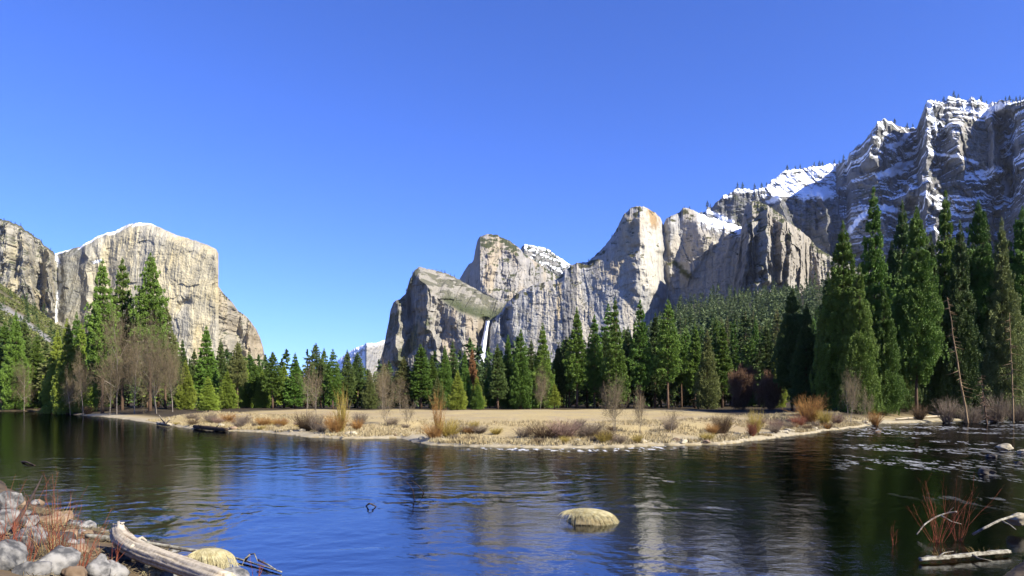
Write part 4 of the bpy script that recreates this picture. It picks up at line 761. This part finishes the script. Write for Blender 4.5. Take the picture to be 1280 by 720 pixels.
RK = [(6, 700, 62, 50, 1.35, GRAN, 'big pale grey boulder cut by the bottom left corner'), (68, 706, 60, 48, 1.15, GRAN, 'large grey boulder right of the corner one at the bottom'), (122, 712, 40, 40, .95, GRAN, 'bluish grey boulder nearest the foot of the driftwood log'), (36, 676, 44, 34, 1.2, GRAN, 'mid grey boulder above the two largest ones'), (12, 626, 32, 30, 1.1, GRAN, 'pale boulder highest on the left bank'), (14, 648, 36, 30, 1.15, GRAN, 'grey boulder under the highest pale one at the left edge'),
      (38, 655, 26, 24, .85, GRAN, 'small whitish stone between grey boulders by the water'), (68, 650, 40, 15, .45, BROWNR, 'flat brown slab stone at the water line on the left'), (88, 668, 22, 16, .6, BROWNR, 'round reddish brown stone behind the big boulders'), (74, 675, 40, 22, .6, WETR, 'dark damp stone beneath the brown round one'), (150, 700, 34, 24, .5, WETR, 'dark grey stone partly under the driftwood log'), (-14, 664, 40, 40, 1.3, GRAN, 'grey boulder at the very left edge'), (100, 690, 30, 20, .7, BROWNR, 'brownish cobble wedged behind the bluish boulder'),
      (198, 684, 44, 16, .12, WETR, 'low dark wet stone in the shallows beyond the log'), (40, 716, 44, 30, 1.2, GRAN, 'grey boulder at the bottom edge between the two largest'), (95, 720, 36, 26, 1.0, BROWNR, 'brown stone at the bottom edge under the large boulders'),
      (1256, 560, 26, 11, .2, PALER, 'pale tan rock standing in the rapids at the right'), (1277, 565, 14, 8, .15, PALER, 'pale rock cut by the right edge of the rapids'), (1233, 590, 26, 11, .1, WETR, 'dark wet rock downstream of the pale tan rock'), (1274, 579, 14, 6, .06, WETR, 'small dark rock near the right edge'), (1240, 571, 18, 6, .05, WETR, 'low wet stone just below the pale tan rock'), (1096, 540, 9, 4, .1, BROWNR, 'small orange-brown stone off the tip of the spit'), (1272, 650, 34, 18, .35, PALER, 'sunlit tan boulder at the right edge near the bottom'), (852, 560, 8, 3, .03, WETR, 'tiny wet stone off the sandy spit')]
for i, a in enumerate(RK): rock(*a, seed=500 + i)
# bank stones: many, each its own
gk = np.random.default_rng(55); k = 0
while k < 60:
    x = -45 + 100 * gk.random(); y = float(y_far(x)) + .1 + 2.2 * gk.random(); w_ = .35 + .8 * gk.random() ** 2; px_ = PX0 + F * x / y
    z = float(ground_z(np.array([x]), np.array([y]))[0]); V, Fq = rock_mesh(600 + k, (w_ * .6, w_ * .45, w_ * .3), 3); o = obj('rock', mesh('rock', V, Fq, PALER if gk.random() < .75 else BROWNR, True), None, (x, y, z + .05 * w_)); o.rotation_euler = (0, 0, gk.random() * 6.28)
    tag(o, 'small pale stone lying along the far sandy bank', 'rock', 'stones strewn along the far bank'); k += 1
# river bed stones
gk = np.random.default_rng(56)
for k in range(110):
    y = 12 + 16 * gk.random() ** 1.2; x = (gk.random() - .35) * y * 1.25; dF, dN = banks(np.array([x]), np.array([y]))
    if dN[0] > -.4: continue
    w_ = .25 + .5 * gk.random(); V, Fq = rock_mesh(700 + k, (w_ * .6, w_ * .5, w_ * .28), 3); z = float(ground_z(np.array([x]), np.array([y]))[0]); o = obj('rock', mesh('rock', V, Fq, BROWNR if k % 3 else GRAN, True), None, (x, y, min(z, -.12 - w_ * .2))); o.rotation_euler = (0, 0, gk.random() * 6.28)
    tag(o, 'brown cobble seen through the clear water on the river bed', 'rock', 'cobbles on the river bed')

# thatch of dead stalks on the near bank
def thatch(n, seed):
    g = np.random.default_rng(seed); x = -16 + 13 * g.random(n * 3); y = 10 + 18 * g.random(n * 3); dF, dN = banks(x, y); k = (dN > -.05) & (fbm(x / .9, y / .9, 3, 131) > .42) & (dN < 4); x, y = x[k][:n], y[k][:n]; n = len(x)
    P = np.stack([x, y, ground_z(x, y) + .02 + .05 * g.random(n)], -1); a = g.random(n) * 3.14; L = (.06 + .16 * g.random(n))[:, None]; d = np.stack([np.cos(a), np.sin(a), .35 * g.normal(size=n)], 1) * L
    V, Q = tubes(P - d, P + d, np.full(n, .006), np.full(n, .003), 3); tag(obj('plant_litter', mesh('plant_litter', V, Q, two_tone('dead_stalks', (.12, .09, .05), (.5, .40, .24), 7))), 'brown litter of dead stalks between the boulders on the near bank', 'litter', kind='stuff')
thatch(7000, 44)
gk = np.random.default_rng(57); k = 0
while k < 46:
    y = 12 + 15 * gk.random(); x = -3 - 15 * gk.random(); dF, dN = banks(np.array([x]), np.array([y]))
    if dN[0] < -.3 or dN[0] > 2.5 or x / y < -.85: continue
    w_ = .22 + .45 * gk.random() ** 2; V, Fq = rock_mesh(900 + k, (w_ * .6, w_ * .5, w_ * .38), 3); z = float(ground_z(np.array([x]), np.array([y]))[0]); o = obj('rock', mesh('rock', V, Fq, GRAN if k % 3 else BROWNR, True), None, (x, y, z + .06 * w_)); o.rotation_euler = (0, 0, gk.random() * 6.28)
    tag(o, 'small cobble wedged among the boulders of the near bank', 'rock', 'cobbles on the near bank'); k += 1

# ---------------------------------------------------------------- straw covered tussocks
STRAW = two_tone('straw', (.52, .44, .21), (.78, .70, .42), 6, 5, bstr=.3)
def tussock(px_, py_, wpx, hpx, zc, label, seed, n=2400):
    D = (CAMH - zc) * F / (py_ - PY0); x = (px_ - PX0) / F * D; wm = wpx / F * D; hm = hpx / F * D; g = np.random.default_rng(seed)
    root = bpy.data.objects.new('grass_tussock', None); COL.objects.link(root); root.location = (x, D, zc)
    V, Fq = rock_mesh(seed, (wm * .46, wm * .36, hm * .62), 4, .25); obj('mound', mesh('mound', V, Fq, two_tone('old_straw', (.30, .23, .11), (.62, .50, .28), 9), True), root)
    P0, P1, R0 = [], [], []
    for i in range(n):
        a = g.random() * 6.28; t0 = g.random() * .9; comb = np.array([.75 + .35 * g.normal(), -.4 + .5 * g.normal()]) * (.5 + .5 * g.random()); c = np.array([math.cos(a), math.sin(a)]) * t0; p = None
        for j in range(6):
            q2 = c * .75 + (comb * .45 + c * .5) * (j / 5) * .75; rr = min(1.12, np.hypot(*q2)); hz = math.sqrt(max(0, 1.0 - min(1, rr * .92) ** 2)) - max(0, rr - 1) * 1.2
            q = np.array([q2[0] * wm * .48, q2[1] * wm * .38, hz * hm * .68 + .01 + .03 * math.sin(j / 5 * 3.1)])
            if p is not None: P0.append(p); P1.append(q); R0.append(.0062 * (1.1 - j / 7))
            p = q
    Vt, Ft = tubes(P0, P1, np.array(R0) * 1.1, np.array(R0) * 1.1, 3); obj('straw', mesh('straw', Vt, Ft, STRAW), root); tag(root, label, 'tussock')
tussock(732, 653, 78, 23, -.03, 'rounded tussock of combed yellow straw alone in mid river', 31)
tussock(262, 708, 62, 30, .25, 'yellow straw tussock between the driftwood log and the water', 32)
tussock(196, 722, 50, 16, .45, 'flattened straw clump below the driftwood log', 33, 500)

# ---------------------------------------------------------------- driftwood
LOGM = two_tone('driftwood', (.42, .35, .25), (.74, .67, .54), 3.0, 7, mapping=(1, 1, 1), bstr=.6, bdist=.02); GRAIN, n_, b2 = mat_new('driftwood_grain'); a_ = N(n_, 'ShaderNodeAttribute', attribute_name='grain'); r2_ = ramp(n_, a_.outputs['Fac'], [(.30, (.09, .065, .045)), (.42, (.30, .245, .17)), (.62, (.46, .40, .30))])
t_ = noise_node(n_, 14, 6); n_.links.new(mixc(n_, 'MULTIPLY', .8, r2_.outputs[0], ramp(n_, t_.outputs['Fac'], [(.35, (.55, .52, .48)), (.6, (1, 1, 1))]).outputs[0]), b2.inputs['Base Color']); bump(n_, b2, a_.outputs['Fac'], 1.0, .05)
LICH = two_tone('lichen_bark', (.14, .12, .09), (.48, .46, .38), 9, 4, bstr=.5)
def P3(px_, py_, z): D = (CAMH - z) * F / (py_ - PY0); return np.array([(px_ - PX0) / F * D, D, z])
def log(pp, name, label, mat, n=12, rough=.06, seed=1, extra=(), cat='log'):
    C = np.array([P3(a, b, z) for a, b, z, r in pp]); rad = np.array([p[3] for p in pp]); m_ = len(pp); t = np.linspace(0, m_ - 1, m_ * 5); ti = np.arange(m_)
    C2 = np.stack([np.interp(t, ti, C[:, i]) for i in range(3)], 1); k = np.array([1, 2, 3, 2, 1]) / 9
    for i in range(3): C2[2:-2, i] = np.convolve(C2[:, i], k, 'valid')
    if cat == 'log': n = n * 2
    V, Fs = path_tube(C2, np.interp(t, ti, rad), n, rough=rough, seed=seed)
    ang = np.append(np.tile(np.arange(n) / n * 6.283, len(C2)), [0, 0]); al = np.append(np.repeat(np.linspace(0, m_, len(C2)), n), [0, m_])
    gr = vn3(np.stack([np.cos(ang) * 3.2 + al * .25, np.sin(ang) * 3.2, al * .9], 1)); gr2 = vn3(np.stack([np.cos(ang) * 9, np.sin(ang) * 9, al * 1.2], 1), 3); gr = np.clip(gr * .5 + gr2 * .6, 0, 1)
    V = V - 0; root = bpy.data.objects.new(name, None); COL.objects.link(root); root.location = C[0]
    obj('stem', mesh('stem', V - C[0], Fs, GRAIN if mat is LOGM else mat, True, attrs={'grain': gr}), root)
    if extra:
        q = [(np.array([P3(*a) for a in e[0]]), e[1]) for e in extra]
        for j, (Pq, r_) in enumerate(q):
            tt = np.linspace(0, 1, len(Pq)); V, Fs = path_tube(Pq - C[0], r_ * (1 - .7 * tt), 7, rough=.12, seed=seed + j + 5); obj('root_prong' if cat == 'log' else 'side_branch', mesh('side_branch', V, Fs, mat, True), root)
    tag(root, label, cat); return root
log([(148, 663, .95, .16), (153, 676, .9, .20), (170, 688, .85, .19), (195, 697, .85, .18), (230, 709, .85, .17), (285, 728, .9, .16)], 'driftwood_log', 'thick bleached driftwood log with a jagged torn root end', LOGM, 16, .05, 3,
    extra=[([(150, 668, .95), (146, 660, 1.0), (141, 655, 1.08)], .09), ([(152, 668, 1.0), (150, 658, 1.1), (148, 652, 1.2)], .10), ([(153, 670, .95), (155, 660, 1.05), (152, 653, 1.2)], .06), ([(149, 672, .9), (142, 668, .95), (137, 662, 1.0)], .07), ([(147, 660, 1.0), (150, 655, 1.15), (155, 653, 1.2)], .05),
           ([(165, 685, .95), (172, 676, 1.0), (180, 678, .95)], .06), ([(172, 676, .9), (178, 672, .95), (183, 676, .9)], .05)])
log([(108, 670, .5, .07), (140, 674, .45, .09), (160, 677, .4, .06), (182, 678, .35, .05), (215, 684, .25, .055), (245, 689, .2, .05), (270, 691, .12, .04), (300, 699, .05, .03), (352, 715, .04, .02)], 'fallen_branch', 'long thin lichen-spotted branch reaching from the log into the water', LICH, 8, .12, 8,
    extra=[([(306, 702, .1), (312, 693, .3), (318, 692, .35), (322, 702, .2)], .025), ([(312, 694, .3), (306, 698, .2), (303, 706, .1)], .02), ([(322, 700, .15), (335, 706, .1), (345, 712, .05)], .03)], cat='branch')
log([(20, 655, 1.3, .05), (34, 632, 1.5, .04), (48, 606, 1.75, .02), (53, 594, 1.9, .008)], 'fallen_branch', 'dark slanting stick rising from the boulders on the left', DARKBARK, 7, .1, 9, cat='branch', extra=[([(34, 632, 1.5), (30, 615, 1.6), (24, 604, 1.7)], .015)])
log([(243, 533, .3, .20), (262, 535, .3, .25), (284, 537, .25, .18)], 'drift_log', 'dark drift log lying at the meadow water line', DARKBARK, 9, .15, 12, extra=[([(250, 533, .4), (247, 530, .9)], .08), ([(270, 534, .4), (274, 531, .8)], .07)])
log([(197, 529, .3, .22), (208, 530, .4, .25), (214, 531, .3, .15)], 'drift_log', 'grey root wad with raised prongs at the left water line', LOGM, 9, .15, 13, extra=[([(206, 529, .5), (201, 523, 1.4), (199, 519, 2.0)], .10), ([(208, 529, .5), (212, 525, 1.2), (211, 521, 1.6)], .08), ([(200, 529, .4), (196, 527, .7)], .08)])
log([(1146, 668, .1, .02), (1156, 655, .35, .022), (1170, 646, .5, .026), (1184, 641, .6, .022), (1196, 640, .65, .03)], 'fallen_branch', 'pale forked branch poking from the bank at the lower right', LICH, 8, .12, 15, cat='branch', extra=[([(1176, 644, .55), (1190, 652, .4), (1202, 655, .3)], .02), ([(1184, 641, .6), (1192, 634, .8)], .015)])
log([(1216, 668, .25, .03), (1232, 659, .5, .028), (1250, 650, .6, .032), (1275, 643, .7, .03)], 'fallen_branch', 'sunlit broken branch beside the tan boulder at the right edge', LICH, 8, .12, 16, extra=[([(1250, 650, .6), (1262, 656, .5), (1270, 662, .4)], .03)])
log([(1150, 700, .08, .05), (1185, 697, .10, .05), (1225, 693, .10, .05), (1262, 690, .1, .05)], 'drift_log', 'low mossy drift log half sunk at the bottom right', LICH, 10, .28, 17, extra=[([(1172, 697, .12), (1180, 691, .2), (1192, 689, .22)], .025), ([(1215, 693, .12), (1224, 698, .1), (1240, 701, .06)], .025)])
log([(1120, 524, .6, .12), (1160, 521, .7, .16), (1220, 518, .8, .18), (1262, 516, .8, .12)], 'drift_log', 'long pale log resting on the far right bank before the dark stand', LOGM, 8, .12, 18)
for i, (a, lab) in enumerate([([(456, 634, -.1, .02), (462, 629, .2, .03), (470, 633, .02, .02)], 'small snagged stick breaking the surface left of mid river'), ([(518, 626, -.1, .02), (516, 612, .5, .018), (508, 602, .8, .01)], 'curved dark twig standing out of the water left of the straight one'), ([(531, 618, -.1, .02), (524, 608, .4, .016), (514, 600, .7, .008)], 'straight dark twig leaning out of the water in mid river'),
                              ([(24, 578, -.1, .05), (32, 577, .12, .07), (44, 582, .0, .03)], 'dark waterlogged stick in the calm water at the left')]):
    log(a, 'stick', lab, DARKBARK, 6, .1, 30 + i, cat='stick')

# ---------------------------------------------------------------- red shoots in the foreground
RED = two_tone('red_shoots', (.22, .05, .03), (.42, .14, .07), 5, obj_rand=.2); TAN = two_tone('tan_shoots', (.38, .26, .09), (.62, .45, .18), 5)
def shoots(px_, py_, z, H, n, spread, r, mat, label, seed):
    p = P3(px_, py_, z); V, Fq = stem_mesh(seed, n, H, spread, r, bend=.45, twigs=1, sides=5); tag(obj('red_shoots' if mat is RED else 'dry_shoots', mesh('shoots', V, Fq, mat, True), None, p), label, 'shoots')
shoots(72, 700, 1.0, 1.75, 20, .22, .007, RED, 'tallest spray of thin red shoots rising over the boulders', 801)
shoots(100, 706, .95, 1.2, 18, .3, .006, RED, 'spray of red shoots leaning right beside the driftwood log', 802)
shoots(30, 712, 1.1, 1.3, 20, .3, .006, RED, 'red shoots over the biggest corner boulder', 803)
shoots(135, 712, .8, .8, 14, .35, .005, RED, 'low red shoots before the root end of the log', 804)
shoots(56, 690, 1.0, 1.2, 10, .3, .006, TAN, 'dry yellow shoots among the red ones', 805)
shoots(8, 690, 1.2, 1.5, 14, .3, .006, RED, 'thin dark red shoots at the left edge', 806)
shoots(320, 722, .0, .7, 5, .3, .006, RED, 'few thin red shoots at the end of the fallen branch', 807)
shoots(1172, 676, .05, 1.9, 20, .4, .0055, RED, 'glowing red shoots in the shaded shallows, lower right', 808)
shoots(1198, 672, .1, 2.1, 10, .3, .005, RED, 'taller dark red shoots right of the glowing ones', 809)
shoots(1188, 694, .05, .28, 26, .9, .004, TAN, 'dry straw stubble growing over the half sunk mossy log', 811)
shoots(1232, 691, .05, .32, 26, .9, .004, TAN, 'brown stubble at the right part of the half sunk mossy log', 812)
shoots(1118, 682, .0, .9, 5, .2, .005, RED, 'three thin red shoots standing alone left of the shaded clump', 810)

# ---------------------------------------------------------------- labels of the rows of trees
ORD = ['leftmost', 'second from the left', 'third from the left', 'fourth from the left', 'fifth from the left', 'sixth from the left', 'seventh from the left', 'eighth from the left', 'ninth from the left', 'tenth from the left', 'eleventh from the left', 'twelfth from the left']
def ordn(i, n):
    if i < 12: return ORD[i]
    j = n - 1 - i
    return 'rightmost' if j == 0 else (ORD[j] if j < 12 else str(i + 1) + 'th from the left').replace('from the left', 'from the right' if j < 12 else 'from the left')
for (zone, desc), L in ZONE.items():
    L.sort(key=lambda a: a[0])
    if zone == 'slope':
        for _, r in L: tag(r, 'conifer on the wooded slope climbing to the shaded walls', 'tree', 'conifers on the wooded slope')
        continue
    for i, (_, r) in enumerate(L): tag(r, desc + ' ' + zone + ', ' + ordn(i, len(L)), 'tree', desc + 's ' + zone)
for _, r in ROW2: tag(r, 'dark conifer of the second row, half hidden behind the front trees', 'tree', 'second row conifers behind the meadow')

# ---------------------------------------------------------------- valley air
def build_haze():
    x0, x1, y0, y1, z0, z1 = -12500, 12500, -12500, 13500, -7, 1180
    V = np.array([(x, y, z) for z in (z0, z1) for x, y in ((x0, y0), (x1, y0), (x1, y1), (x0, y1))], float); Q = np.array([[0, 3, 2, 1], [4, 5, 6, 7], [0, 1, 5, 4], [1, 2, 6, 5], [2, 3, 7, 6], [3, 0, 4, 7]])
    m = bpy.data.materials.new('valley_air'); m.use_nodes = True; n = m.node_tree; n.nodes.remove(n.nodes['Principled BSDF']); v = N(n, 'ShaderNodeVolumePrincipled')
    v.inputs['Color'].default_value = (.72, .82, 1, 1); v.inputs['Density'].default_value = 1.2e-5; v.inputs['Anisotropy'].default_value = .2
    n.links.new(v.outputs[0], n.nodes['Material Output'].inputs['Volume']); o = obj('haze', mesh('haze', V, Q, m)); o['kind'] = 'stuff'; o['label'] = 'thin blue valley air softening the farthest cliffs'
build_haze()
